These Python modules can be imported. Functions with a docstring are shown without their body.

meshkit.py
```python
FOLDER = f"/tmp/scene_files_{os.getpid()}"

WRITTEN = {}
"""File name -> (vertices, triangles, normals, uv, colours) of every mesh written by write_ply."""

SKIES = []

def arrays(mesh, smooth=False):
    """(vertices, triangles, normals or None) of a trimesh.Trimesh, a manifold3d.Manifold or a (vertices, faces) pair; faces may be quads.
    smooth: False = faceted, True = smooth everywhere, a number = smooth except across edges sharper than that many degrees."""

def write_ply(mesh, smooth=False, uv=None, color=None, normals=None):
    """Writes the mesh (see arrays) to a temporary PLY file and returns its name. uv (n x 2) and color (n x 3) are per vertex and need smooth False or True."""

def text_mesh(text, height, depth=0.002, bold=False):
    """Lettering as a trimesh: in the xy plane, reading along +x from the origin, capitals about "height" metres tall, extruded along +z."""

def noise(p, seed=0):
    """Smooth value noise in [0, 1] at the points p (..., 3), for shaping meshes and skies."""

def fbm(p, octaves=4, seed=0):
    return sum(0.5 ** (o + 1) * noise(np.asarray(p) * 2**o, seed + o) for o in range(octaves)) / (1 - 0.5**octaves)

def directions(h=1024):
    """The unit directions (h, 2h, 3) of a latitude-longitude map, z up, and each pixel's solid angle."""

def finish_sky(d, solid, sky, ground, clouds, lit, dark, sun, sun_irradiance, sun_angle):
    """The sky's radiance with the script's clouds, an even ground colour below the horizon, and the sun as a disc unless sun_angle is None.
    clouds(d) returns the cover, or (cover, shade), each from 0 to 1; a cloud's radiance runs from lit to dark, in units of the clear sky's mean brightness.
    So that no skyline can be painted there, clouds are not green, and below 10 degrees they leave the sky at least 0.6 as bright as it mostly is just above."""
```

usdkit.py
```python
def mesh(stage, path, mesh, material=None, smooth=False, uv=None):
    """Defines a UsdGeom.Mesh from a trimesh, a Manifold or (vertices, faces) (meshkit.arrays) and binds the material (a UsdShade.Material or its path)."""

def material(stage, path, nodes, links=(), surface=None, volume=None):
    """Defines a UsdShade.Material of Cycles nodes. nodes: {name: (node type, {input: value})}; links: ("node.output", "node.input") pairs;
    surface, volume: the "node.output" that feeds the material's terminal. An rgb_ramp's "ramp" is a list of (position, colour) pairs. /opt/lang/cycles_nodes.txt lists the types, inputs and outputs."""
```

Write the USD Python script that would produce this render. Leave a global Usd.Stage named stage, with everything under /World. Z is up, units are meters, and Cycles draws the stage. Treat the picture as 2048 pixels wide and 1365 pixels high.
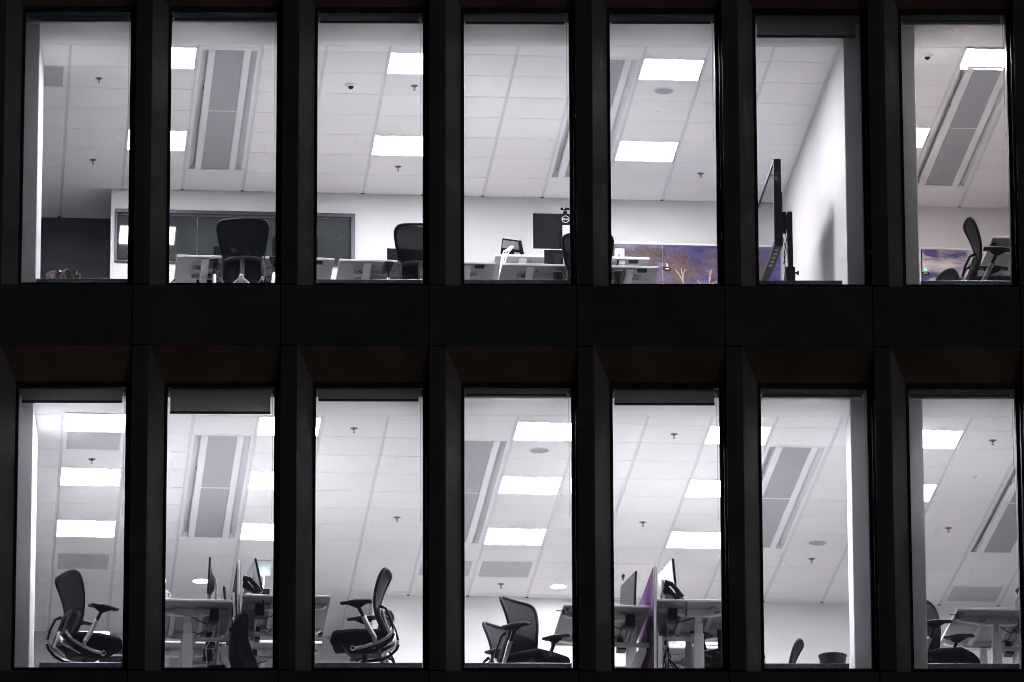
import math, random
import numpy as np
import trimesh
import meshkit, usdkit
from pxr import Usd, UsdGeom, UsdLux, UsdShade, Gf, Sdf, Vt
from shapely.geometry import Polygon, box as sbox
from scipy.interpolate import CubicSpline

stage = Usd.Stage.CreateInMemory()
UsdGeom.SetStageUpAxis(stage, 'Z')
UsdGeom.SetStageMetersPerUnit(stage, 1.0)
UsdGeom.Xform.Define(stage, '/World')
UsdGeom.Scope.Define(stage, '/World/Looks')
rng = random.Random(7)
nrg = np.random.default_rng(7)

# ------------------------------------------------------------------ camera, sky, night light
CAM = np.array([0.0, -63.197, 1.6])
PITCH, ROLL, YAW = 0.30359, -0.003528, 0.01942
FOCAL, APER = 252.36, 36.0
EXPOSURE = 1.5
LAMP = 31.0            # radiance of the ceiling panels
SKY_STRENGTH, SUN_ELEV, MOON = 0.0034, 0.45, 0.0075
MOON_DIR = np.array([0.45, -0.85, 0.40])   # towards the moon


def view_dir(rx, ry, rz):
    c, s = math.cos(ROLL), math.sin(ROLL)
    rx, ry = c * rx - s * ry, s * rx + c * ry          # image right / image up
    c, s = math.cos(PITCH), math.sin(PITCH)
    y, z = c * rz - s * ry, s * rz + c * ry
    c, s = math.cos(YAW), math.sin(YAW)
    return np.array([c * rx + s * y, -s * rx + c * y, z])


cam = UsdGeom.Camera.Define(stage, '/World/camera')
R_, U_, F_ = view_dir(1, 0, 0), view_dir(0, 1, 0), view_dir(0, 0, 1)
cam.AddTransformOp().Set(Gf.Matrix4d(*R_, 0, *U_, 0, *(-F_), 0, *CAM, 1))
cam.CreateFocalLengthAttr(FOCAL)
cam.CreateHorizontalApertureAttr(APER)
cam.CreateVerticalApertureAttr(APER * 682 / 1024)
cam.CreateClippingRangeAttr(Gf.Vec2f(0.5, 5000))
cam.CreateExposureAttr(EXPOSURE)

sky_m = usdkit.material(stage, '/World/Looks/night_sky', {
    's': ('sky_texture', {'sky_type': 'single_scattering', 'sun_disc': False, 'sun_elevation': SUN_ELEV,
                          'sun_rotation': math.atan2(MOON_DIR[0], MOON_DIR[1])}),
    'b': ('background_shader', {'strength': SKY_STRENGTH})}, [('s.color', 'b.color')], surface='b.background')
dome = UsdLux.DomeLight.Define(stage, '/World/sky')
UsdShade.MaterialBindingAPI.Apply(dome.GetPrim()).Bind(sky_m)
dome.GetPrim().SetCustomDataByKey('kind', 'structure')
dome.GetPrim().SetCustomDataByKey('label', 'dark night sky over the building')

moon = UsdLux.DistantLight.Define(stage, '/World/moonlight')
moon.CreateIntensityAttr(MOON)
moon.CreateAngleAttr(6.0)
moon.CreateColorAttr(Gf.Vec3f(1.0, 0.93, 0.86))
moon.GetPrim().CreateAttribute('inputs:normalize', Sdf.ValueTypeNames.Bool).Set(True)
zax = MOON_DIR / np.linalg.norm(MOON_DIR)
xax = np.cross([0, 0, 1], zax); xax /= np.linalg.norm(xax)
yax = np.cross(zax, xax)
moon.AddTransformOp().Set(Gf.Matrix4d(*xax, 0, *yax, 0, *zax, 0, 0, 0, 100, 1))

# ------------------------------------------------------------------ materials
M = {}


def pbr(name, color, rough=0.5, metal=0.0, spec=0.5, noise=None, bump=None, **kw):
    """Plain principled, with optional colour variation noise=(scale, amount) and bump=(scale, strength)."""
    nodes = {'p': ('principled_bsdf', {'base_color': color, 'roughness': rough, 'metallic': metal, 'specular_ior_level': spec, **kw})}
    links = []
    if noise or bump:
        nodes['tc'] = ('geometry', {})
    if noise:
        nodes['n'] = ('noise_texture', {'scale': noise[0], 'detail': 4.0})
        a = noise[1]
        nodes['r'] = ('rgb_ramp', {'ramp': [(0.3, tuple(c * (1 - a) for c in color)), (0.7, tuple(min(1, c * (1 + a)) for c in color))]})
        links += [('tc.position', 'n.vector'), ('n.fac', 'r.fac'), ('r.color', 'p.base_color')]
    if bump:
        nodes['bn'] = ('noise_texture', {'scale': bump[0], 'detail': 3.0})
        nodes['b'] = ('bump', {'strength': bump[1], 'distance': 0.004})
        links += [('tc.position', 'bn.vector'), ('bn.fac', 'b.height'), ('b.normal', 'p.normal')]
    M[name] = usdkit.material(stage, '/World/Looks/' + name, nodes, links, surface='p.BSDF')
    return M[name]


pbr('cladding', (0.052, 0.048, 0.050), 0.62, 0.0, 0.2, noise=(2.3, 0.2), bump=(60, 0.05))
pbr('cladding_b', (0.046, 0.043, 0.046), 0.65, 0.0, 0.2, noise=(2.9, 0.22), bump=(60, 0.05))
pbr('splay_lit', (0.125, 0.119, 0.124), 0.5, 0.0, 0.3, noise=(2.2, 0.25), bump=(60, 0.05))  # lighter than the cladding: window light put into the base colour
pbr('joint_black', (0.006, 0.006, 0.007), 0.7)
pbr('head_street_lit', (0.13, 0.088, 0.076), 0.6, 0.0, 0.2, noise=(2.6, 0.22), bump=(60, 0.05))  # cladding with warm street light from below put into its colour
pbr('frame_black', (0.008, 0.008, 0.012), 0.6, 0.0, 0.15, noise=(9, 0.2))
pbr('asphalt', (0.05, 0.05, 0.05), 0.85, noise=(3, 0.3), bump=(80, 0.4))
pbr('concrete', (0.30, 0.29, 0.28), 0.8, noise=(2, 0.15))
pbr('carpet', (0.17, 0.17, 0.172), 0.95, noise=(30, 0.25), bump=(300, 0.5))
pbr('carpet_pale', (0.25, 0.248, 0.248), 0.95, noise=(30, 0.25), bump=(300, 0.5))
pbr('wall_white', (0.76, 0.75, 0.755), 0.6, noise=(0.8, 0.02), bump=(220, 0.05))
pbr('wall_paint', (0.60, 0.592, 0.60), 0.6, noise=(0.8, 0.02), bump=(220, 0.05))
pbr('wall_blush', (0.63, 0.60, 0.605), 0.6, noise=(0.8, 0.02), bump=(220, 0.05))
pbr('column_paint', (0.53, 0.545, 0.575), 0.6, noise=(1.2, 0.04), bump=(220, 0.05))
pbr('bay_paint', (0.45, 0.45, 0.47), 0.6, noise=(1.0, 0.03))
pbr('plaster', (0.84, 0.828, 0.822), 0.7, noise=(1.1, 0.02), bump=(150, 0.06))
for k, c in enumerate([(0.83, 0.815, 0.81), (0.845, 0.832, 0.825), (0.81, 0.797, 0.795)]):
    pbr('tile_%s' % 'abc'[k], c, 0.85, noise=(140, 0.05), bump=(350, 0.12))
pbr('grid_bar', (0.66, 0.655, 0.69), 0.5)
pbr('vent_grey', (0.56, 0.555, 0.57), 0.6, noise=(160, 0.2))
pbr('plenum', (0.12, 0.12, 0.13), 0.9)
pbr('perforated', (0.36, 0.36, 0.38), 0.55, 0.0, 0.4, noise=(260, 0.28))
pbr('lamp_frame', (0.8, 0.8, 0.82), 0.4)
pbr('beam_white', (0.78, 0.78, 0.80), 0.4, noise=(3, 0.03))
pbr('alu', (0.50, 0.50, 0.53), 0.36, 0.9, noise=(20, 0.08))
pbr('grey_plastic', (0.20, 0.20, 0.21), 0.5, noise=(30, 0.1))
pbr('frame_grey', (0.060, 0.060, 0.064), 0.6, 0.0, 0.2, noise=(30, 0.1))
pbr('black_plastic', (0.007, 0.007, 0.009), 0.6, 0.0, 0.15, noise=(30, 0.2))
pbr('seat_fabric', (0.006, 0.006, 0.008), 1.0, 0.0, 0.1, noise=(160, 0.4), bump=(500, 0.4))
pbr('pad_rubber', (0.018, 0.018, 0.021), 0.55, 0.0, 0.3, noise=(30, 0.15))
pbr('desk_white', (0.72, 0.72, 0.73), 0.42, noise=(2, 0.02))
pbr('board_shaded', (0.33, 0.33, 0.34), 0.6, noise=(3, 0.06))  # desk white darkened: shade below the top put into the colour
pbr('desk_metal', (0.40, 0.40, 0.42), 0.4, noise=(5, 0.05))
pbr('desk_hole', (0.03, 0.03, 0.03), 0.8)
pbr('screw_dark', (0.05, 0.05, 0.055), 0.5)
pbr('screen_black', (0.008, 0.008, 0.010), 0.06, 0.0, 0.5)
pbr('monitor_grey', (0.30, 0.30, 0.33), 0.35, 0.3, noise=(8, 0.04))
pbr('bezel_black', (0.006, 0.006, 0.009), 0.5, 0.0, 0.15, noise=(40, 0.3))
pbr('monitor_pale', (0.55, 0.55, 0.57), 0.4, noise=(8, 0.04))
pbr('logo_white', (0.7, 0.7, 0.72), 0.4)
pbr('partition_frame', (0.040, 0.036, 0.060), 0.4, 0.2)
pbr('dark_glass', (0.018, 0.025, 0.042), 0.06, 0.0, 1.0, noise=(1.5, 0.3))
pbr('grey_glass', (0.030, 0.036, 0.038), 0.04, 0.0, 0.5, noise=(2.2, 0.35))
pbr('purple_fabric', (0.085, 0.044, 0.100), 1.0, 0.0, 0.0, noise=(200, 0.25), bump=(500, 0.3))
pbr('grey_fabric', (0.022, 0.022, 0.032), 1.0, 0.0, 0.0, noise=(200, 0.25))
pbr('coat_black', (0.008, 0.009, 0.014), 1.0, 0.0, 0.1, noise=(60, 0.35), bump=(90, 0.4))
pbr('cup_white', (0.8, 0.8, 0.8), 0.25)
pbr('paper_white', (0.82, 0.82, 0.84), 0.7)
pbr('blue_plastic', (0.05, 0.16, 0.6), 0.4)
pbr('foil_bag', (0.16, 0.13, 0.12), 0.13, 0.95, noise=(14, 0.5))
pbr('bin_grey', (0.10, 0.10, 0.11), 0.5)
pbr('bowl_clay', (0.025, 0.020, 0.018), 0.45, noise=(12, 0.3))
pbr('bowl_dark', (0.02, 0.02, 0.028), 0.5)
pbr('cabinet', (0.66, 0.66, 0.67), 0.5)
pbr('skirting', (0.07, 0.07, 0.08), 0.6)
pbr('ledge_metal', (0.11, 0.125, 0.17), 0.35, 0.3, noise=(25, 0.35))
pbr('sprinkler_metal', (0.16, 0.15, 0.17), 0.35, 0.7)
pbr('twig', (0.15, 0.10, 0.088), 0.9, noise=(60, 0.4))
pbr('branch_lit', (0.55, 0.40, 0.32), 0.9, noise=(40, 0.3))  # street light on the reflected branches, put into the colour
pbr('cable_white', (0.75, 0.75, 0.77), 0.4)


def emit(name, color, strength):
    M[name] = usdkit.material(stage, '/World/Looks/' + name, {'e': ('emission', {'color': color, 'strength': strength})}, [], surface='e.emission')


emit('lamp_light', (0.982, 0.968, 0.995), LAMP)
emit('lamp_light_soft', (0.982, 0.968, 0.995), LAMP * 0.93)
emit('lamp_light_warm', (1.0, 0.93, 0.915), LAMP * 0.95)
emit('downlight_light', (0.95, 0.92, 1.0), LAMP * 1.3)
emit('green_glow', (0.1, 1.0, 0.55), 1.6)
emit('red_reflection', (1.0, 0.10, 0.13), 3.5)  # added glow standing in for a reflected red light
emit('sign_light', (0.8, 0.9, 1.0), 3.0)

# woven back of the chairs: half open
M['chair_mesh'] = usdkit.material(stage, '/World/Looks/chair_mesh', {
    't': ('transparent_bsdf', {'color': (1, 1, 1)}),
    'p': ('principled_bsdf', {'base_color': (0.016, 0.016, 0.021), 'roughness': 0.9, 'specular_ior_level': 0.1}),
    'm': ('mix_closure', {'fac': 0.975})}, [('t.BSDF', 'm.closure1'), ('p.BSDF', 'm.closure2')], surface='m.closure')

# blind cloth lets a little light through
M['blind_cloth'] = usdkit.material(stage, '/World/Looks/blind_cloth', {
    'g': ('geometry', {}),
    'n': ('noise_texture', {'scale': 90.0, 'detail': 3.0}),
    'r': ('rgb_ramp', {'ramp': [(0.3, (0.22, 0.22, 0.21)), (0.7, (0.28, 0.28, 0.265))]}),
    'd': ('diffuse_bsdf', {}), 't': ('translucent_bsdf', {}),
    'm': ('mix_closure', {'fac': 0.75})},
    [('g.position', 'n.vector'), ('n.fac', 'r.fac'), ('r.color', 'd.color'), ('r.color', 't.color'), ('d.BSDF', 'm.closure1'), ('t.BSDF', 'm.closure2')], surface='m.closure')

# window panes: clear, mirror-like at a slant, with smears of dirt
M['pane_glass'] = usdkit.material(stage, '/World/Looks/pane_glass', {
    'g': ('geometry', {}),
    't': ('transparent_bsdf', {'color': (0.95, 0.95, 0.965)}),
    'gl': ('glossy_bsdf', {'roughness': 0.01, 'color': (1, 1, 1)}),
    'f': ('fresnel', {'IOR': 1.45}),
    'm1': ('mix_closure', {}),
    'n': ('noise_texture', {'scale': 3.4, 'detail': 4.0, 'roughness': 0.6}),
    'r': ('rgb_ramp', {'ramp': [(0.60, (0.0, 0.0, 0.0)), (0.80, (0.09, 0.09, 0.09))]}),
    'n2': ('noise_texture', {'scale': 24.0, 'detail': 2.0}),
    'r2': ('rgb_ramp', {'ramp': [(0.45, (0.0, 0.0, 0.0)), (0.70, (1.0, 1.0, 1.0))]}),
    'mul': ('mix', {'mix_type': 'multiply', 'fac': 1.0}),
    'tr': ('translucent_bsdf', {'color': (0.8, 0.8, 0.85)}),
    'm2': ('mix_closure', {})},
    [('g.position', 'n.vector'), ('g.position', 'n2.vector'), ('n.fac', 'r.fac'), ('n2.fac', 'r2.fac'), ('r.color', 'mul.color1'), ('r2.color', 'mul.color2'),
     ('f.fac', 'm1.fac'), ('t.BSDF', 'm1.closure1'), ('gl.BSDF', 'm1.closure2'),
     ('mul.color', 'm2.fac'), ('m1.closure', 'm2.closure1'), ('tr.BSDF', 'm2.closure2')], surface='m2.closure')


def clouds(name, lo, mid, hi, a, b, c, off):
    M[name] = usdkit.material(stage, '/World/Looks/' + name, {
        'g': ('geometry', {}),
        'mp': ('mapping', {'location': off, 'scale': (1.5, 1.5, 3.4)}),
        'n': ('noise_texture', {'scale': 2.1, 'detail': 5.0, 'roughness': 0.52, 'distortion': 0.6}),
        'r': ('rgb_ramp', {'ramp': [(a, lo), (b, mid), (c, hi)]}),
        'p': ('principled_bsdf', {'roughness': 0.35, 'specular_ior_level': 0.3})},
        [('g.position', 'mp.vector'), ('mp.vector', 'n.vector'), ('n.fac', 'r.fac'), ('r.color', 'p.base_color')], surface='p.BSDF')


clouds('sky_reflection', (0.030, 0.026, 0.125), (0.070, 0.060, 0.20), (0.22, 0.19, 0.31), 0.36, 0.50, 0.72, (0.4, 0, 0.2))  # night sky reflected in the back glazing, painted into the base colour
clouds('sky_reflection_b', (0.075, 0.06, 0.19), (0.42, 0.36, 0.42), (0.66, 0.57, 0.56), 0.34, 0.43, 0.58, (2.4, 0, 1.2))  # paler reflected clouds of the right-hand room, painted likewise

# ------------------------------------------------------------------ mesh helpers
COUNT = {}


def free(parent, name):
    key = parent + '/' + name
    n = COUNT.get(key, 0)
    COUNT[key] = n + 1
    return key if n == 0 else '%s_%03d' % (key, n)


def rz(a):
    c, s = math.cos(a), math.sin(a)
    return np.array([[c, -s, 0], [s, c, 0], [0, 0, 1.0]])


def rx(a):
    c, s = math.cos(a), math.sin(a)
    return np.array([[1, 0, 0], [0, c, -s], [0, s, c]])


def ry(a):
    c, s = math.cos(a), math.sin(a)
    return np.array([[c, 0, s], [0, 1, 0], [-s, 0, c]])


class MB:
    """Collects vertices and triangles of one mesh."""

    def __init__(self):
        self.v, self.f, self.n = [], [], 0

    def add(self, v, f):
        v = np.asarray(v, float); f = np.asarray(f, int)
        if f.shape[1] == 4:
            f = np.vstack([f[:, [0, 1, 2]], f[:, [0, 2, 3]]])
        self.v.append(v); self.f.append(f + self.n); self.n += len(v)
        return self

    def tm(self, m):
        return self.add(m.vertices, m.faces)

    def box(self, lo, hi, ch=0.0, R=None, at=(0, 0, 0)):
        lo, hi = np.minimum(lo, hi).astype(float), np.maximum(lo, hi).astype(float)
        c, h = (lo + hi) / 2, (hi - lo) / 2
        if ch <= 0:
            v = np.array([[x, y, z] for x in (-1, 1) for y in (-1, 1) for z in (-1, 1)]) * h + c
            f = [[0, 1, 3, 2], [4, 6, 7, 5], [0, 4, 5, 1], [2, 3, 7, 6], [0, 2, 6, 4], [1, 5, 7, 3]]
        else:
            ch = min(ch, h.min() * 0.9)
            pts = []
            for sx in (-1, 1):
                for sy in (-1, 1):
                    for sz in (-1, 1):
                        for k in range(3):
                            q = h - ch
                            q[k] = h[k]
                            pts.append(q * (sx, sy, sz))
            m = trimesh.convex.convex_hull(np.array(pts))
            v, f = m.vertices + c, m.faces
        v = np.asarray(v)
        if R is not None:
            v = v @ np.asarray(R).T
        return self.add(v + np.asarray(at), f)

    def hull(self, balls, sub=1):
        """Convex hull of spheres (x, y, z, r)."""
        ico = trimesh.creation.icosphere(sub, 1.0).vertices
        m = trimesh.convex.convex_hull(np.vstack([ico * b[3] + np.array(b[:3]) for b in balls]))
        return self.tm(m)

    def tube(self, pts, r, n=8, flat=1.0, up=(0, 0, 1), closed=False):
        p = np.asarray(pts, float)
        r = np.broadcast_to(r, len(p))
        t = np.roll(p, -1, 0) - np.roll(p, 1, 0) if closed else np.gradient(p, axis=0)
        t /= np.linalg.norm(t, axis=1, keepdims=True) + 1e-12
        up = np.asarray(up, float)
        a = np.cross(t, up)
        bad = np.linalg.norm(a, axis=1) < 1e-3
        a[bad] = np.cross(t[bad], [1.0, 0.3, 0])
        a /= np.linalg.norm(a, axis=1, keepdims=True)
        b = np.cross(a, t)
        ang = np.arange(n) * 2 * np.pi / n
        v = p[:, None] + r[:, None, None] * (np.cos(ang)[None, :, None] * a[:, None] * flat + np.sin(ang)[None, :, None] * b[:, None])
        m = len(p)
        q = []
        for i in range(m if closed else m - 1):
            k = (i + 1) % m
            for j in range(n):
                l = (j + 1) % n
                q.append([i * n + j, i * n + l, k * n + l, k * n + j])
        f = np.array(q); f = np.vstack([f[:, [0, 1, 2]], f[:, [0, 2, 3]]])
        v = v.reshape(-1, 3)
        if not closed:
            v = np.vstack([v, p[0], p[-1]])
            e = (m - 1) * n
            caps = [[m * n, (j + 1) % n, j] for j in range(n)] + [[m * n + 1, e + j, e + (j + 1) % n] for j in range(n)]
            f = np.vstack([f, caps])
        return self.add(v, f)

    def lathe(self, prof, at=(0, 0, 0), n=24):
        """prof: (radius, z) pairs."""
        prof = np.asarray(prof, float)
        ang = np.arange(n) * 2 * np.pi / n
        v = np.stack([prof[:, None, 0] * np.cos(ang), prof[:, None, 0] * np.sin(ang), np.repeat(prof[:, 1:2], n, 1)], -1).reshape(-1, 3)
        q = [[i * n + j, i * n + (j + 1) % n, (i + 1) * n + (j + 1) % n, (i + 1) * n + j] for i in range(len(prof) - 1) for j in range(n)]
        return self.add(v + np.asarray(at), q)

    def prism(self, poly, z0, z1):
        """Vertical extrusion of a 2D polygon."""
        for g_ in getattr(poly, 'geoms', [poly]):
            if g_.geom_type == 'Polygon' and g_.area > 1e-7:
                m = trimesh.creation.extrude_polygon(g_, z1 - z0, engine='earcut')
                m.apply_translation([0, 0, z0])
                self.tm(m)
        return self

    def slab(self, quad, thick):
        """A quad given thickness along its normal (away from it)."""
        q = np.asarray(quad, float)
        nrm = np.cross(q[1] - q[0], q[3] - q[0]); nrm /= np.linalg.norm(nrm)
        v = np.vstack([q, q - nrm * thick])
        return self.add(v, [[0, 1, 2, 3], [7, 6, 5, 4], [1, 0, 4, 5], [2, 1, 5, 6], [3, 2, 6, 7], [0, 3, 7, 4]])

    def build(self, name, mat, parent='/World', smooth=False):
        path = free(str(parent.GetPath()) if hasattr(parent, 'GetPath') else parent, name)
        m = trimesh.Trimesh(np.vstack(self.v), np.vstack(self.f), process=False)
        return usdkit.mesh(stage, path, m, M[mat], smooth=smooth).GetPrim()


def mb():
    return MB()


def tag(prim, label, cat=None, group=None, kind=None):
    prim.SetCustomDataByKey('label', label)
    if cat:
        prim.SetCustomDataByKey('category', cat)
    if group:
        prim.SetCustomDataByKey('group', group)
    if kind:
        prim.SetCustomDataByKey('kind', kind)
    return prim


def thing(name, label, cat, loc=(0, 0, 0), rot=0.0, group=None, kind=None):
    x = UsdGeom.Xform.Define(stage, free('/World', name))
    x.AddTranslateOp().Set(Gf.Vec3d(*map(float, loc)))
    x.AddRotateZOp().Set(math.degrees(rot))
    return tag(x.GetPrim(), label, cat, group, kind)


def copy_of(src, name, label, loc, rot=0.0, group=None, scale=None):
    x = UsdGeom.Xform.Define(stage, free('/World', name))
    x.GetPrim().GetReferences().AddInternalReference(src.GetPath())
    x.ClearXformOpOrder()
    x.AddTranslateOp().Set(Gf.Vec3d(*map(float, loc)))
    x.AddRotateZOp().Set(math.degrees(rot))
    if scale:
        x.AddScaleOp().Set(Gf.Vec3f(scale, scale, scale))
    x.GetPrim().SetInstanceable(True)
    was = src.GetCustomData()
    return tag(x.GetPrim(), label, was.get('category'), group or was.get('group'))


# ------------------------------------------------------------------ measures of the place
P = 1.36448                    # window pitch
X0 = -3.30596                  # left edge of the glass of the leftmost window
GW = 0.981                     # glass width
JOINT = -0.33                  # panel joint, from the glass's left edge
FRONT, BACK = -0.20, -0.02     # front of the cladding; front of the window frame
AL = 0.061905                  # the rooms' ceiling grid is turned a little against the facade
ROWS = {                       # glass bottom, glass top, floor, ceiling, grid origin
    'u': dict(zb=21.955, zt=24.668, fl=21.85, ce=24.415, g=(-2.87594, 0.52095), margin=0.33, far=7.0),
    'l': dict(zb=18.281, zt=20.997, fl=18.26, ce=20.805, g=(-1.68630, 0.51940), margin=0.40, far=10.235)}
EU = np.array([math.cos(AL), math.sin(AL)])
EV = np.array([-math.sin(AL), math.cos(AL)])


def uv(row, u, v):
    g = ROWS[row]['g']
    return EU * (u * 0.6 + g[0]) + EV * (v * 0.6 + g[1])


ORD = ['first', 'second', 'third', 'fourth', 'fifth', 'sixth', 'last']
RN = {'u': 'upper', 'l': 'lower'}

# ------------------------------------------------------------------ ground
g = mb().box((-400, -400, -1), (400, 400, 0)).build('ground', 'asphalt')
tag(g, 'dark asphalt ground in front of the building', kind='structure')

# ------------------------------------------------------------------ the building's facade
bld = thing('office_building', 'dark clad office building with two rows of tall lit windows', 'building')
BAYS = range(-1, 8)
H0, H1 = 0.0, 0.30             # head splay rises this much towards the front
levels = []
for row in 'lu':
    r = ROWS[row]
    levels.append((r['zb'] - 0.025, r['zt']))
LEDGE = {'l': (levels[0][0] - 0.055, levels[0][0]), 'u': (levels[1][0] - 0.055, levels[1][0])}
# spandrels: below the lower row, between the rows, above the upper row
span = [(17.25, LEDGE['l'][0]), (levels[0][1] + H1, LEDGE['u'][0]), (levels[1][1] + H1, 26.0)]
for i in BAYS:
    gx = X0 + P * i
    j0, j1 = gx + JOINT + 0.004, gx + P + JOINT - 0.004
    cm = 'cladding' if i % 2 else 'cladding_b'
    for k, (za, zc) in enumerate(span):
        b = mb()
        b.box((j0, FRONT, za), (j1, 0.10, zc), 0.004)
        b.build('spandrel_panel', cm, bld)
        if k < 2:              # sloping sill on top of the spandrel
            row = 'lu'[k]
            q = [(j0, FRONT, zc + 0.001), (j1, FRONT, zc + 0.001), (j1, 0.02, levels[k][0] - 0.004), (j0, 0.02, levels[k][0] - 0.004)]
            mb().slab(q, 0.03).build('sill_flashing', cm, bld)
    for k, (z0, z1) in enumerate(levels):
        zl = span[k][1]
        zh = z1 + H1
        fx, bx_ = gx - 0.175, gx - 0.03
        b = mb().box((j0, FRONT + 0.001, zl + 0.012), (fx, 0.10, zh - 0.008), 0.003)
        b.build('pier_panel', cm, bld)
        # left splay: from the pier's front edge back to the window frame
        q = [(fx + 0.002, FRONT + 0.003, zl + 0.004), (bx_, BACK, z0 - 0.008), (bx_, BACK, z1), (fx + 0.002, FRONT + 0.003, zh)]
        mb().slab(q, 0.012).build('splay_panel', 'splay_lit', bld)
        # head splay: from the spandrel's lower edge back to the window head
        q = [(fx + 0.004, FRONT + 0.002, zh - 0.003), (bx_ + 0.003, BACK, z1), (j1 - 0.001, BACK, z1), (j1 - 0.001, FRONT + 0.002, zh - 0.003)]
        mb().slab(q, 0.012).build('head_panel', 'head_street_lit', bld)
        # the pier's own return, seen as a bright sliver beside each window
        # window
        w = mb()
        gl, gr = gx, gx + GW
        zt_glass = z1 - 0.05
        w.box((gl - 0.034, BACK + 0.002, z0), (gl, 0.05, z1 + 0.012), 0.003)
        w.box((gr, BACK + 0.002, z0), (gx + P + JOINT - 0.001, 0.05, z1 + 0.012), 0.003)
        w.box((gr + 0.034, -0.13, z0 + .006), (gx + P + JOINT - 0.002, BACK + 0.0015, z1 - .002), 0.003)
        w.box((gl, BACK + 0.004, zt_glass), (gr, 0.05, z1 + 0.010), 0.003)
        w.box((gl, BACK + 0.004, z0), (gr, 0.05, ROWS['lu'[k]]['zb']), 0.003)
        win = UsdGeom.Xform.Define(stage, free(str(bld.GetPath()), 'window')).GetPrim()
        w.build('frame', 'frame_black', win)
        mb().box((gl + 0.0005, 0.006, ROWS['lu'[k]]['zb'] + 0.0005), (gr - 0.0005, 0.012, zt_glass - 0.0005)).build('pane', 'pane_glass', win)
# backing behind the joints, and the rest of the tower above and below
XL, XR = X0 - P + JOINT, X0 + 8 * P + JOINT
b = mb()
for za, zc in ((17.2, levels[0][0] - 0.03), (levels[0][1] + 0.02, levels[1][0] - 0.03), (levels[1][1] + 0.02, 26.0)):
    b.box((XL, 0.101, za), (XR, 0.16, zc))
for i in BAYS:
    for k, (z0, z1) in enumerate(levels):
        b.box((X0 + P * i + JOINT - 0.05, 0.103, z0 - 0.03), (X0 + P * i - 0.036, 0.158, z1 + 0.02))
        b.box((X0 + P * i + JOINT - 0.012, 0.056, z0 - 0.03), (X0 + P * i + JOINT + 0.0035, 0.102, z1 + 0.02))
b.build('backing_wall', 'joint_black', bld)
mb().box((XL, -0.2, 0), (XR, 0.16, 17.2)).build('lower_wall', 'cladding_b', bld)
mb().box((XL, -0.2, 26.004), (XR, 0.16, 30)).build('upper_wall', 'cladding_b', bld)
XL2, XR2 = -6.0, 8.9
mb().box((XL2, 0.1, 0), (XL - 0.002, 10.2, 30)).box((XR + 0.002, 0.1, 0), (XR2, 10.2, 30)).box((XL2, 10.21, 0), (XR2, 10.5, 30)).box((XL, 0.17, 0), (XR, 10.2, 17.9)).box((XL, 0.17, 25.2), (XR, 10.2, 30)).build('building_core', 'concrete', bld)

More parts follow.
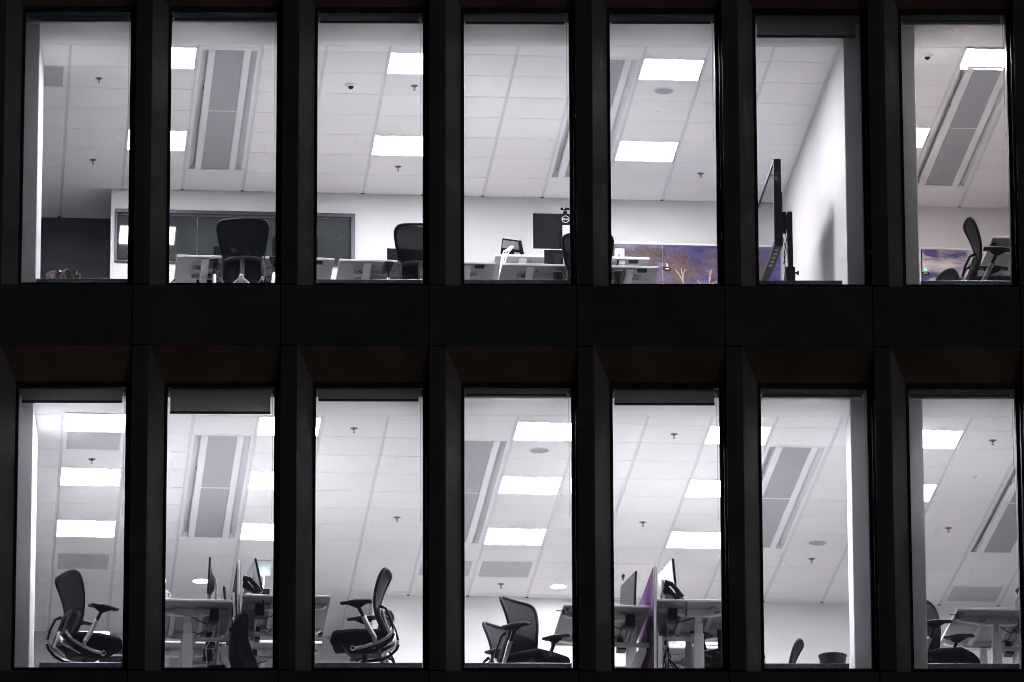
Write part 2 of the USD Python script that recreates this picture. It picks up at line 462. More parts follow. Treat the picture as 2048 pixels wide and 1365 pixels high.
# ------------------------------------------------------------------ floors, ceilings, walls
for row in 'ul':
    r = ROWS[row]
    top = 25.199 if row == 'u' else ROWS['u']['fl'] - 0.012
    s = mb().box((XL + 0.003, 0.165, r['fl'] - (0.25 if row == 'u' else 0.359)), (XR - 0.003, 10.2, r['fl'])).build('floor', 'carpet_pale' if row == 'u' else 'carpet')
    tag(s, 'grey carpet floor of the %s storey' % RN[row], kind='structure')
    c = UsdGeom.Xform.Define(stage, free('/World', 'ceiling')).GetPrim()
    tag(c, 'white suspended tile ceiling of the %s storey' % RN[row], kind='structure')
    z = r['ce']
    mb().box((XL + 0.003, 0.25, z + 0.16), (XR - 0.003, 10.2, z + 0.20)).build('soffit', 'plenum', c)
    # raked plaster margin along the windows
    prof = [(r['margin'] + .003 - k * (r['margin'] - .16) / 9, z - .0004 + (r['zt'] - .095 - z) * (k / 9) ** 1.8) for k in range(10)]
    v_ = [(x, y, h) for y, h in prof for x in (XL + .01, XR - .01)] + [(x, y + .004, h + .014) for y, h in prof for x in (XL + .01, XR - .01)]
    q = [[2 * k, 2 * k + 2, 2 * k + 3, 2 * k + 1] for k in range(9)] + [[20 + 2 * k, 21 + 2 * k, 23 + 2 * k, 22 + 2 * k] for k in range(9)]
    mb().add(v_, q).build('plaster_margin', 'plaster', c, True)
    r['prim'] = c

LIGHTS = {'u': [(1, 0), (1, 4), (5, 0), (5, 4), (9, 0), (9, 4), (13, 3), (14, -1)],
          'l': [(-2, 0), (-2, 3), (-2, 6), (1, 0), (1, 3), (1, 6), (5, 0), (5, 3), (5, 6), (8, 0), (8, 3), (8, 6), (11, 0), (11, 3)]}
BEAMS = {'u': [(2, 0), (8, 0), (14, 0)], 'l': [(0, 1), (4, 1), (9, 1), (13, 1)]}
VENTS = {'u': [(-1, 1)], 'l': [(-2, 1), (-2, 8), (4, 8), (5, 8), (13, 9), (6, 9), (7, 9)]}
RANGE = {'u': (-4, 19, -1, 10), 'l': (-5, 17, -1, 13)}
VENTS['l'] = [(-2, 1), (-2, 8), (4, 8), (5, 8), (13, 9)]


def cell_poly(row, u0, v0, u1, v1, ins=0.0):
    g_ = ROWS[row]['g']
    a, b_, c_, d = u0 * .6 + g_[0] + ins, v0 * .6 + g_[1] + ins, u1 * .6 + g_[0] - ins, v1 * .6 + g_[1] - ins
    return Polygon([EU * x + EV * y for x, y in ((a, b_), (c_, b_), (c_, d), (a, d))])


def clip_area(row):
    r = ROWS[row]
    return sbox(XL + 0.02, r['margin'] + 0.012, XR - 0.02, 9.9)


for row in 'ul':
    r = ROWS[row]
    z = r['ce']
    taken = set(LIGHTS[row]) | set(VENTS[row])
    for (bu, bv) in BEAMS[row]:
        taken |= {(bu, bv + k) for k in range(6)}
    area = clip_area(row)
    u0, u1, v0, v1 = RANGE[row]
    for u in range(u0, u1):
        for v in range(v0, v1):
            if (u, v) in taken or ((row, u) in (('u', 14),) and v == -1):
                continue
            if row == 'u' and v >= 7 and u >= 1:
                continue
            if row == 'l' and v >= 11 and u >= 4:
                continue
            g_ = r['g']
            b = mb()
            full = cell_poly(row, u, v, u + 1, v + 1, 0.0)
            inner = Polygon([EU * x + EV * y for x, y in (((u * .6 + g_[0] + .0135), v * .6 + g_[1] + .0035), ((u * .6 + .6 + g_[0] - .0135), v * .6 + g_[1] + .0035), ((u * .6 + .6 + g_[0] - .0135), v * .6 + .6 + g_[1] - .0035), ((u * .6 + g_[0] + .0135), v * .6 + .6 + g_[1] - .0035))])
            pol = inner.intersection(area)
            if pol.is_empty or pol.area < 0.004 or pol.geom_type != 'Polygon':
                continue
            if abs(pol.area - inner.area) < 1e-6:
                ctr = EU * ((u + .5) * .6 + g_[0]) + EV * ((v + .5) * .6 + g_[1])
                jz = rng.uniform(-0.0006, 0.0006)
                b.box((-.2865, -.2965, -0.0005), (.2865, .2965, 0.018), 0.004, R=rz(AL) @ rx(rng.uniform(-.002, .002)), at=(ctr[0], ctr[1], z + jz))
            else:
                b.prism(pol, z, z + 0.018)
            b.build('ceiling_tile', 'tile_' + 'aab'[rng.randrange(3)] if rng.random() < .8 else 'tile_c', r['prim'])
    # runners of the ceiling grid, with their dark end clips
    for u in range(u0, u1 + 1):
        vfar = (7.0 if u > 1 else 8.55) if row == 'u' else (10.235 if u >= 4 else 12.95)
        a_, b_ = uv(row, u, -1.3), uv(row, u, vfar)
        line = sbox(-0.0125, 0, 0.0125, 0.6 * (vfar + 1.3))
        c0, s0 = math.cos(AL), math.sin(AL)
        pol = Polygon([(a_[0] + c0 * x - s0 * y, a_[1] + s0 * x + c0 * y) for x, y in list(line.exterior.coords)[:-1]]).intersection(area)
        if pol.is_empty:
            continue
        bars = mb().prism(pol, z + 0.0035, z + 0.03)
        bars.build('grid_runner', 'grid_bar', r['prim'])
        e = mb().box((-0.016, -0.02, -0.004), (0.016, -0.004, 0.003), R=rz(AL), at=(b_[0], b_[1], z))
        e.build('runner_clip', 'screw_dark', r['prim'])

# ---- walls
wu = ROWS['u']; wl = ROWS['l']


def wall(row, u0, v0, u1, v1, thick, name, label, mat='wall_paint', z0=None, z1=None, cat='wall'):
    """A straight wall from (u0, v0) to (u1, v1); its body lies to the left of that direction."""
    a_, b_ = uv(row, u0, v0), uv(row, u1, v1)
    d = (b_ - a_) / np.linalg.norm(b_ - a_)
    n = np.array([-d[1], d[0]])
    r = ROWS[row]
    pol = Polygon([a_, b_, b_ + n * thick, a_ + n * thick]).intersection(sbox(XL + .004, 0.2, XR - .004, 10.19))
    p = mb().prism(pol, r['fl'] + 0.001 if z0 is None else z0, r['ce'] + 0.155 if z1 is None else z1).build(name, mat)
    return tag(p, label, cat)


wall('u', 0.83, 7.0, 12.0, 7.0, 0.12, 'back_wall', 'white back wall of the upper office behind the desks')
wall('u', 12.2, 7.0, 19, 7.0, 0.12, 'back_wall', 'pinkish white back wall of the upper right-hand room', 'wall_blush')
wall('u', 0.83 + 0.2, 7.21, 0.83 + 0.2, 8.6, 0.12, 'return_wall', 'dark return wall at the left end of the upper back wall', 'dark_glass')
wall('u', -4.5, 8.6, 1.1, 8.6, 0.05, 'glass_partition', 'dark glass partition in the recess of the upper left window', 'dark_glass', cat='partition')
a_, b_ = np.array([4.349, 0.172]), uv('u', 12.0, 7.2)
tag(mb().prism(Polygon([a_, b_, b_ + EU * .12, a_ + EU * .12]), wu['fl'] + .001, wu['ce'] + .155).build('partition_wall', 'wall_paint'), 'white partition wall behind the wall-side television screen', 'wall')
wall('l', 3.40, 10.235, 16, 10.235, 0.12, 'back_wall', 'white back wall of the lower office behind the chairs', 'wall_white')
wall('l', 3.40 + .2, 10.44, 3.40 + .2, 13, 0.12, 'return_wall', 'grey return at the left end of the lower back wall', 'column_paint')
wall('l', -5.5, 12.95, 3.7, 12.95, 0.12, 'back_wall', 'pale far wall in the deep left bay of the lower storey', 'bay_paint')
wall('u', -3.3, 8.6, -3.3, -0.5, 0.12, 'side_wall', 'grey side wall of the upper storey left of the grey column', 'partition_frame', z1=24.57)
wall('l', -4.6, 13, -4.6, -0.6, 0.12, 'side_wall', 'grey side wall of the lower storey left of the grey column', 'partition_frame', z1=20.96)

# ---- columns (square to the facade)
for row in 'ul':
    r = ROWS[row]
    zt = r['zt'] + 0.10
    b = mb().box((-3.86, 0.17, r['fl'] + 0.001), (-3.18, 0.98, zt), 0.006)
    tag(b.build('column', 'column_paint'), 'pale grey column filling the left edge of the %s first window' % RN[row], 'column')
    b = mb().box((4.350, 0.17, r['fl'] + 0.001), (5.020, 0.78, zt), 0.006)
    tag(b.build('column', 'column_paint'), 'pale grey column between the sixth and last %s windows' % RN[row], 'column')

# ---- dark ledge along the foot of the glazing (not in every bay)
for row, bays in (('u', [(0, .13, 1.0), (2, 0, 1), (3, 0, 1), (5, 0, .80), (6, .15, 1.)]), ('l', [(0, .22, 1), (2, 0, 1), (3, 0, 1), (5, 0, .80), (6, .14, 1.0)])):
    r = ROWS[row]
    for (i, a, c) in bays:
        xa, xc = X0 + P * i + a * GW + 0.001, X0 + P * i + c * GW - 0.001
        b = mb().box((xa, 0.17, r['fl'] + 0.002), (xc, 0.30, r['zb'] + 0.088), 0.006).box((xa, 0.168, r['zb'] + 0.084), (xc, 0.304, r['zb'] + 0.096), 0.002)
        tag(b.build('sill_ledge', 'ledge_metal'), 'dark blue-grey ledge along the foot of the %s %s window' % (RN[row], ORD[i]), 'ledge', 'ledges at the foot of the windows')

# ------------------------------------------------------------------ roller blinds
BL = {'u': [24.592, 24.577, 24.557, 24.551, 24.560, 24.426, 24.58], 'l': [20.834, 20.731, 20.854, 20.905, 20.822, 20.905, 20.905]}
for row in 'ul':
    r = ROWS[row]
    for i, zbar in enumerate(BL[row]):
        gl = X0 + P * i
        long_ = 'a long drop' if zbar < r['zt'] - 0.2 else ('a short drop' if zbar < r['zt'] - 0.11 else 'rolled nearly up')
        t = thing('roller_blind', 'grey roller blind with %s in the %s %s window' % (long_ if 'drop' in long_ else 'its bar ' + long_, RN[row], ORD[i]), 'blind', (gl + GW / 2, 0.12, r['zt']), 0, 'roller blinds in the windows')
        d = zbar - r['zt']
        a, c = -GW / 2 + 0.018, GW / 2 - 0.034
        mb().tube([(a, 0, -0.045), (c, 0, -0.045)], 0.024, 12).build('roller', 'grey_plastic', t, 30)
        mb().box((a - .016, -.03, -.08), (a - .003, .03, -.005), .003).box((c + .003, -.03, -.08), (c + .016, .03, -.005), .003).build('bracket', 'monitor_grey', t)
        mb().box((a + .004, -.0225, d + .012), (c - .004, -.0213, -0.045)).build('cloth', 'blind_cloth', t)
        mb().box((a + .002, -.030, d - .008), (c - .002, -.014, d + .016), .003).build('bottom_bar', 'bezel_black', t)
        mb().tube([(c + .016, -.02, -.05), (c + .017, -.02, -.9), (c + .016, -.02, -1.25 - .03 * (i % 3))], .0022, 5).build('guide_cord', 'grey_plastic', t)

# ------------------------------------------------------------------ ceiling lights
LU = {(1, 0): 'square lit ceiling panel cut by the left frame of the upper second window, front one', (1, 4): 'square lit ceiling panel straddling the upper first and second windows, rear one',
      (5, 0): 'lit ceiling panel at the right of the upper third window, front one', (5, 4): 'lit ceiling panel at the right of the upper third window, rear one',
      (9, 0): 'lit ceiling panel in front of the round speaker, upper fifth window', (9, 4): 'lit ceiling panel behind the green point, upper fifth window',
      (13, 3): 'sliver of lit ceiling panel beside the column, upper last window', (14, -1): 'lit ceiling panel before the beam in the upper last window'}
LL = {(-2, 0): 'front of three lit ceiling panels in the lower first window', (-2, 3): 'middle of three lit ceiling panels in the lower first window', (-2, 6): 'rear of three lit ceiling panels in the lower first window',
      (1, 0): 'front lit ceiling panel split between lower second and third windows', (1, 3): 'middle lit ceiling panel at the right of the lower second window', (1, 6): 'rear lit ceiling panel at the right of the lower second window',
      (5, 0): 'front of three lit ceiling panels in the lower fourth window', (5, 3): 'middle of three lit ceiling panels in the lower fourth window', (5, 6): 'rear of three lit ceiling panels in the lower fourth window',
      (8, 0): 'front lit ceiling panel split between lower fifth and sixth windows', (8, 3): 'middle lit ceiling panel at the right of the lower fifth window', (8, 6): 'rear lit ceiling panel at the right of the lower fifth window',
      (11, 0): 'front lit ceiling panel by the column in the lower last window', (11, 3): 'rear lit ceiling panel by the column in the lower last window'}
for row, names in (('u', LU), ('l', LL)):
    r = ROWS[row]
    lamp0 = None
    for (u, v), lab in names.items():
        c = uv(row, u + .5, v + .5)
        if (row, u, v) == ('u', 14, -1):
            c = c + EV * 0.10
        loc = (c[0], c[1], r['ce'])
        if (row, u, v) == ('u', 13, 3):
            lamp0 = None
        if lamp0 is None:
            lamp0 = t = thing('ceiling_light', lab, 'ceiling light', loc, AL, 'square lit panels in the ceilings')
            f = mb()
            f.box((-.29, -.297, -.002), (-.278, .297, .03)).box((.278, -.297, -.002), (.29, .297, .03)).box((-.278, -.297, -.002), (.278, -.285, .03)).box((-.278, .285, -.002), (.278, .297, .03)).box((-.29, -.297, .031), (.29, .297, .06))
            f.build('frame', 'lamp_frame', t)
            mb().box((-.278, -.285, .003), (.278, .285, .009)).build('diffuser', ('lamp_light' if u < 12 else 'lamp_light_warm') if row == 'u' else 'lamp_light_soft', t)
        else:
            copy_of(lamp0, 'ceiling_light', lab, loc, AL)

# round downlights
for c, lab in ((uv('l', 0.49, 9.546), 'small round lit downlight beside the monitor in the lower second window'), (uv('l', 6.473, 9.483), 'small round lit downlight at the right of the lower fourth window')):
    t = thing('downlight', lab, 'downlight', (c[0], c[1], wl['ce']), AL, 'round downlights')
    mb().lathe([(.075, -.001), (.078, -.006), (.095, -.004), (.10, .002)], n=32).build('rim', 'lamp_frame', t, 40)
    mb().lathe([(0.0001, -.002), (.076, -.002)], n=32).build('lens', 'downlight_light', t)

# ------------------------------------------------------------------ chilled beams in the ceiling
BLAB = {('u', 2): 'long slotted ceiling beam with grey perforated plates, upper second window', ('u', 8): 'long slotted ceiling beam hidden between upper fourth and fifth windows',
        ('u', 14): 'steeply slanting ceiling beam with grey perforated plates, upper last window', ('l', 0): 'ceiling beam with perforated plates above the desks, lower second window',
        ('l', 4): 'ceiling beam at the left edge of the lower fourth window', ('l', 9): 'slanting ceiling beam at the left of the lower sixth window', ('l', 13): 'ceiling beam cut by the right edge, lower last window'}
for row in 'ul':
    for (u, v) in BEAMS[row]:
        c = uv(row, u + .5, v)
        t = thing('chilled_beam', BLAB[row, u], 'ceiling beam', (c[0], c[1], ROWS[row]['ce']), AL, 'perforated beams in the ceilings')
        L = 3.6
        f = mb()
        f.box((-.287, .004, 0.0), (-.262, L - .004, .02)).box((.262, .004, 0.0), (.287, L - .004, .02)).box((-.262, .004, 0.0), (.262, .05, .018)).box((-.262, L - .05, 0), (.262, L - .004, .018))
        f.build('trim', 'beam_white', t)
        for s in (-1, 1):     # coves rising to a slot
            pts = [(s * .262, 0.002), (s * .245, .035), (s * .215, .065), (s * .18, .085), (s * .165, .088)]
            v_, q = [], []
            for (x, z_) in pts:
                v_ += [(x, .05, z_), (x, L - .05, z_)]
            for k in range(len(pts) - 1):
                q.append([2 * k, 2 * k + 1, 2 * k + 3, 2 * k + 2] if s > 0 else [2 * k, 2 * k + 2, 2 * k + 3, 2 * k + 1])
            mb().add(v_, q).build('cove', 'beam_white', t, 40)
            xa = -.20 if s < 0 else .135
            mb().box((xa, .05, -.004), (xa + .065, L - .05, .055), .004).build('rail', 'beam_white', t)
        for y0, y1 in ((.052, L / 2 - .012), (L / 2 + .012, L - .052)):
            mb().box((-.134, y0, .006), (.134, y1, .012)).build('perforated_plate', 'perforated', t)
        mb().box((-.134, L / 2 - .012, .001), (.134, L / 2 + .012, .014), .002).build('divider_strip', 'beam_white', t)
        mb().box((-.262, .045, .10), (.262, L - .045, .12)).build('casing', 'plenum', t)
        mb().box((-.262, .03, .0185), (.262, .049, .11)).box((-.262, L - .049, .0185), (.262, L - .03, .11)).build('end_plate', 'beam_white', t)
        mb().box((-.207, 1.2, .012), (-.195, 1.225, .04)).build('clip', 'sprinkler_metal', t)

# grey return-air grilles
VL = {('u', -1, 1): 'grey access grille beside the column in the upper first window', ('l', -2, 1): 'grey ceiling grille behind the front lamp, lower first window', ('l', -2, 8): 'grey ceiling grille above the chair in the lower first window',
      ('l', 4, 8): 'grey ceiling grille between the lower third and fourth windows', ('l', 5, 8): 'wide grey ceiling grille in the lower fourth window', ('l', 13, 9): 'grey ceiling grille above the desk in the lower last window'}
for (row, u, v), lab in VL.items():
    c = uv(row, u + .5, v + .5)
    t = thing('ceiling_grille', lab, 'grille', (c[0], c[1], ROWS[row]['ce']), AL, 'grey grilles in the ceilings')
    mb().box((-.287, -.297, 0), (-.25, .297, .015)).box((.25, -.297, 0), (.287, .297, .015)).box((-.25, -.297, 0), (.25, -.285, .015)).box((-.25, .285, 0), (.25, .297, .015)).build('frame', 'tile_a', t)
    b = mb()
    for k in range(19):
        y = -.282 + k * .0305
        b.box((-.249, y, .002), (.249, y + .022, .006), R=None)
    b.box((-.249, -.284, .012), (.249, .284, .016))
    b.build('slat', 'vent_grey', t)
    if row == 'u':
        mb().box((-.08, -.09, -.006), (.06, .09, .001), .002).build('sensor_plate', 'vent_grey', t)

# ------------------------------------------------------------------ sprinklers, detectors, speakers
SPR = [('u', .486, 1.547, 'front sprinkler head on the ceiling of the upper first window'), ('u', .49, 5.557, 'rear sprinkler head on the ceiling of the upper first window'),
       ('u', 5.5, 1.55, 'sprinkler head between the two lamps of the upper third window'), ('u', 5.5, 5.55, 'sprinkler head behind both lamps of the upper third window'),
       ('u', 10.5, 5.55, 'sprinkler head near the right frame of the upper fifth window'),
       ('l', -1.5, 2.5, 'faint sprinkler head between front lamps of the lower first window'), ('l', 2.512, .529, 'front sprinkler head in the lower third window'), ('l', 3.503, 5.484, 'rear sprinkler head in the lower third window'),
       ('l', 5.5, 9.4, 'sprinkler head beyond the grey grille of the lower fourth window'), ('l', 7.5, .5, 'front sprinkler head in the lower fifth window'), ('l', 7.5, 5.5, 'rear sprinkler head in the lower fifth window'),
       ('l', 10.5, 7.5, 'sprinkler head behind the round speaker of the lower sixth window'), ('l', 12.5, .5, 'front sprinkler head in the lower last window'), ('l', 12.5, 5.5, 'rear sprinkler head in the lower last window')]
spr0 = None
for row, u, v, lab in SPR:
    c = uv(row, u, v)
    loc = (c[0], c[1], ROWS[row]['ce'])
    if spr0 is None:
        spr0 = t = thing('sprinkler', lab, 'sprinkler', loc, AL, 'sprinkler heads on the ceilings')
        mb().lathe([(.0001, -.007), (.022, -.006), (.034, -.003), (.036, .001)], n=20).build('escutcheon', 'sprinkler_metal', t, 40)
        mb().tube([(0, 0, -.005), (0, 0, -.020)], .009, 8).tube([(-.006, 0, -.018), (-.009, 0, -.03), (0, 0, -.043)], .003, 6).tube([(.006, 0, -.018), (.009, 0, -.03), (0, 0, -.043)], .003, 6).build('body', 'sprinkler_metal', t, 40)
        d = mb().lathe([(.0001, -.043), (.011, -.0435), (.012, -.045), (.0001, -.0465)], n=14)
        d.build('deflector', 'sprinkler_metal', t)
    else:
        copy_of(spr0, 'sprinkler', lab, loc, AL)
for row, u, v, lab in (('u', 4.49, 1.574, 'white motion detector with dark eye in the upper third window'), ('u', 13.45, -.45, 'white motion detector with dark eye in the upper last window')):
    c = uv(row, u, v)
    t = thing('motion_detector', lab, 'detector', (c[0], c[1], ROWS[row]['ce']), AL, 'motion detectors')
    mb().lathe([(.0001, -.02), (.035, -.02), (.052, -.010), (.055, 0.0)], n=24).build('housing', 'lamp_frame', t, 40)
    mb().lathe([(.0001, -.044), (.016, -.040), (.026, -.028), (.028, -.0195)], n=16).build('lens', 'bezel_black', t, 40)
for row, u, v, lab in (('u', 9.485, 1.508, 'round white ceiling speaker between the lamps of the upper fifth window'), ('l', 5.484, 1.527, 'round white ceiling speaker behind the front lamp, lower fourth window'),
                       ('l', 10.479, 6.526, 'round cream ceiling speaker in the lower sixth window')):
    c = uv(row, u, v)
    t = thing('ceiling_speaker', lab, 'speaker', (c[0], c[1], ROWS[row]['ce']), AL, 'round speakers in the ceilings')
    mb().lathe([(.088, -.003), (.092, -.007), (.105, -.006), (.11, .001)], n=32).build('rim', 'beam_white', t, 40)
    mb().lathe([(.0001, -.005), (.06, -.0045), (.089, -.003)], n=32).build('mesh_cover', 'perforated', t, 40)
c = uv('u', 9.483, 2.527)
t = thing('smoke_detector', 'small round detector with a green point, upper fifth window', 'detector', (c[0], c[1], wu['ce']))
mb().lathe([(.0001, -.006), (.012, -.006), (.016, -.002), (.017, .001)], n=20).build('housing', 'beam_white', t, 40)
mb().lathe([(.0001, -.009), (.007, -.0075), (.009, -.005)], n=12).build('green_lamp', 'green_glow', t, 40)
c = uv('l', 12.5, 2.5)
t = thing('smoke_detector', 'tiny white detector disc on the ceiling of the lower last window', 'detector', (c[0], c[1], wl['ce']))
mb().lathe([(.0001, -.008), (.02, -.008), (.03, -.003), (.032, .001)], n=20).build('housing', 'beam_white', t, 40)
mb().lathe([(.0001, -.012), (.006, -.011), (.007, -.007)], n=12).build('eye', 'screw_dark', t, 40)
c = uv('l', 10.4, 9.2)
t = thing('ceiling_speaker', 'faint white round cover near the back wall, lower sixth window', 'speaker', (c[0], c[1], wl['ce']))
mb().lathe([(.0001, -.004), (.085, -.004), (.10, .001)], n=32).build('cover', 'tile_c', t, 40)

# ------------------------------------------------------------------ things fixed to the upper back wall
FB = {'u': 7.0, 'l': 10.235}


def on_back(u, z, off=0.0):
    c = uv('u', u, 7.0) - EV * off
    return (c[0], c[1], z)


t = thing('interior_window', 'long dark interior window in a grey frame on the upper back wall', 'window', on_back(.90, 0), AL)
Lw = (4.877 - .90) * .6
z0, z1 = 23.655, 24.192
mb().box((0, -.045, z1 - .04), (Lw, -.001, z1), .003).box((0, -.030, z0 - .012), (Lw, -.001, z0), .002).box((0, -.030, z0), (.022, -.001, z1 - .04), .003).box((Lw - .042, -.045, z0), (Lw, -.001, z1 - .04), .003).build('frame', 'partition_frame', t)
for a, c_ in ((.023, Lw * .34), (Lw * .34 + .006, Lw * .67), (Lw * .67 + .006, Lw - .043)):
    mb().box((a, -.016, z0 + .001), (c_, -.004, z1 - .041)).build('pane', 'grey_glass', t)
mb().box((.06, -.026, z1 - .062), (Lw - .06, -.017, z1 - .041)).build('blind_roll', 'frame_grey', t)

t = thing('reflection_band', 'purple cloudy sky reflection with bare brown tree painted low on the upper back wall', 'painted reflection', on_back(8.75, 0), AL)  # sky reflection in the glazing, painted on flat panels
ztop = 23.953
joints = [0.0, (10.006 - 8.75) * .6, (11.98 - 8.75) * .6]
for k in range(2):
    mb().box((joints[k] + .003, -.012, 22.6), (joints[k + 1] - .003, -.002, ztop - .014), .001).build('sky_panel', 'sky_reflection', t)
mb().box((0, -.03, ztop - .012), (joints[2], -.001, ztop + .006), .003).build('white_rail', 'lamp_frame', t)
# the reflected tree, painted as flat twig strips just proud of the panels
tw, br = mb(), mb()


def strip(m, p, q, w, off):
    p, q = np.array(p), np.array(q)
    d = q - p; L_ = np.linalg.norm(d)
    if L_ < 1e-4:
        return
    n = np.array([-d[1], d[0]]) / L_ * w / 2
    pts = [p - n, q - n * .7, q + n * .7, p + n]
    m.add([(x, off, z_) for x, z_ in pts], [[0, 1, 2, 3]])


def grow(x, z_, ang, ln, w, depth, lit):
    if depth == 0 or z_ > ztop - .03:
        return
    k = 3 if depth > 2 else 2
    for s in range(k):
        a2 = ang + nrg.normal(0, .14)
        x2, z2 = x + math.sin(a2) * ln / k, z_ + math.cos(a2) * ln / k
        if z2 > ztop - .02 or not (.02 < x2 < joints[2] - .02):
            return
        strip(br if (lit and depth >= 4) else tw, (x, z_), (x2, z2), w, -.0135 - .0004 * (depth % 3) if not (lit and depth >= 4) else -.0150)
        x, z_ = x2, z2
        grow(x, z_, ang + nrg.normal(0, .75), ln * .66, w * .6, depth - 1, lit)
        ang = a2
    grow(x, z_, ang + nrg.normal(.2, .5), ln * .72, w * .65, depth - 1, lit)
    grow(x, z_, ang - nrg.normal(.2, .5), ln * .72, w * .65, depth - 1, lit)


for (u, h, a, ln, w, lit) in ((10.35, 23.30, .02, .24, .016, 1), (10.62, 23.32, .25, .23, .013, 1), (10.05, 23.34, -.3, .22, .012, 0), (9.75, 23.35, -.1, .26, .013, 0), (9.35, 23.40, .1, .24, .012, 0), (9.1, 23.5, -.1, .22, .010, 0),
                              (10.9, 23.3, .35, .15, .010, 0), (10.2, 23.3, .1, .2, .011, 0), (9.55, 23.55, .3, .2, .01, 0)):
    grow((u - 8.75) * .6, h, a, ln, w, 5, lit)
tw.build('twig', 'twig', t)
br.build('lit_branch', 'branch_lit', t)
t = thing('reflection_band', 'pale lilac cloud reflection painted low on the back wall of the upper last window', 'painted reflection', on_back(14.34, 0), AL)  # second painted sky reflection
mb().box((.012, -.012, 22.6), (1.95, -.002, 23.955), .001).build('sky_panel', 'sky_reflection_b', t)
mb().box((0, -.013, 22.6), (.010, -.002, 23.955), .001).build('edge_strip', 'bezel_black', t)
mb().box((0, -.03, 23.957), (1.95, -.001, 23.972), .003).build('white_rail', 'lamp_frame', t)
for u, z_, mat, lab in ((10.078, 23.73, 'red_reflection', 'red reflected light point glowing above a dark oval on the purple reflection band'), (14.412, 23.742, 'green_glow', 'green reflected light point above a dark oval on the lilac reflection band')):
    t = thing('reflected_light', lab, 'pilot light', on_back(u, z_, .014), AL)  # reflections of lights, built as added glowing beads
    mb().hull([(0, -.002, -.004, .009), (-.002, -.002, .016, .004)]).build('glow', mat, t, 40)
    ring = [(math.cos(a) * .036, -.004, -.038 + math.sin(a) * .016) for a in np.linspace(0, 2 * math.pi, 24, endpoint=False)]
    mb().tube(ring, .0045, 6, closed=True, up=(0, 1, 0)).build('oval', 'bezel_black', t, 40)
    mb().hull([(-.012, -.003, -.036, .005), (.012, -.003, -.036, .005)]).build('core', 'lamp_frame', t, 40)

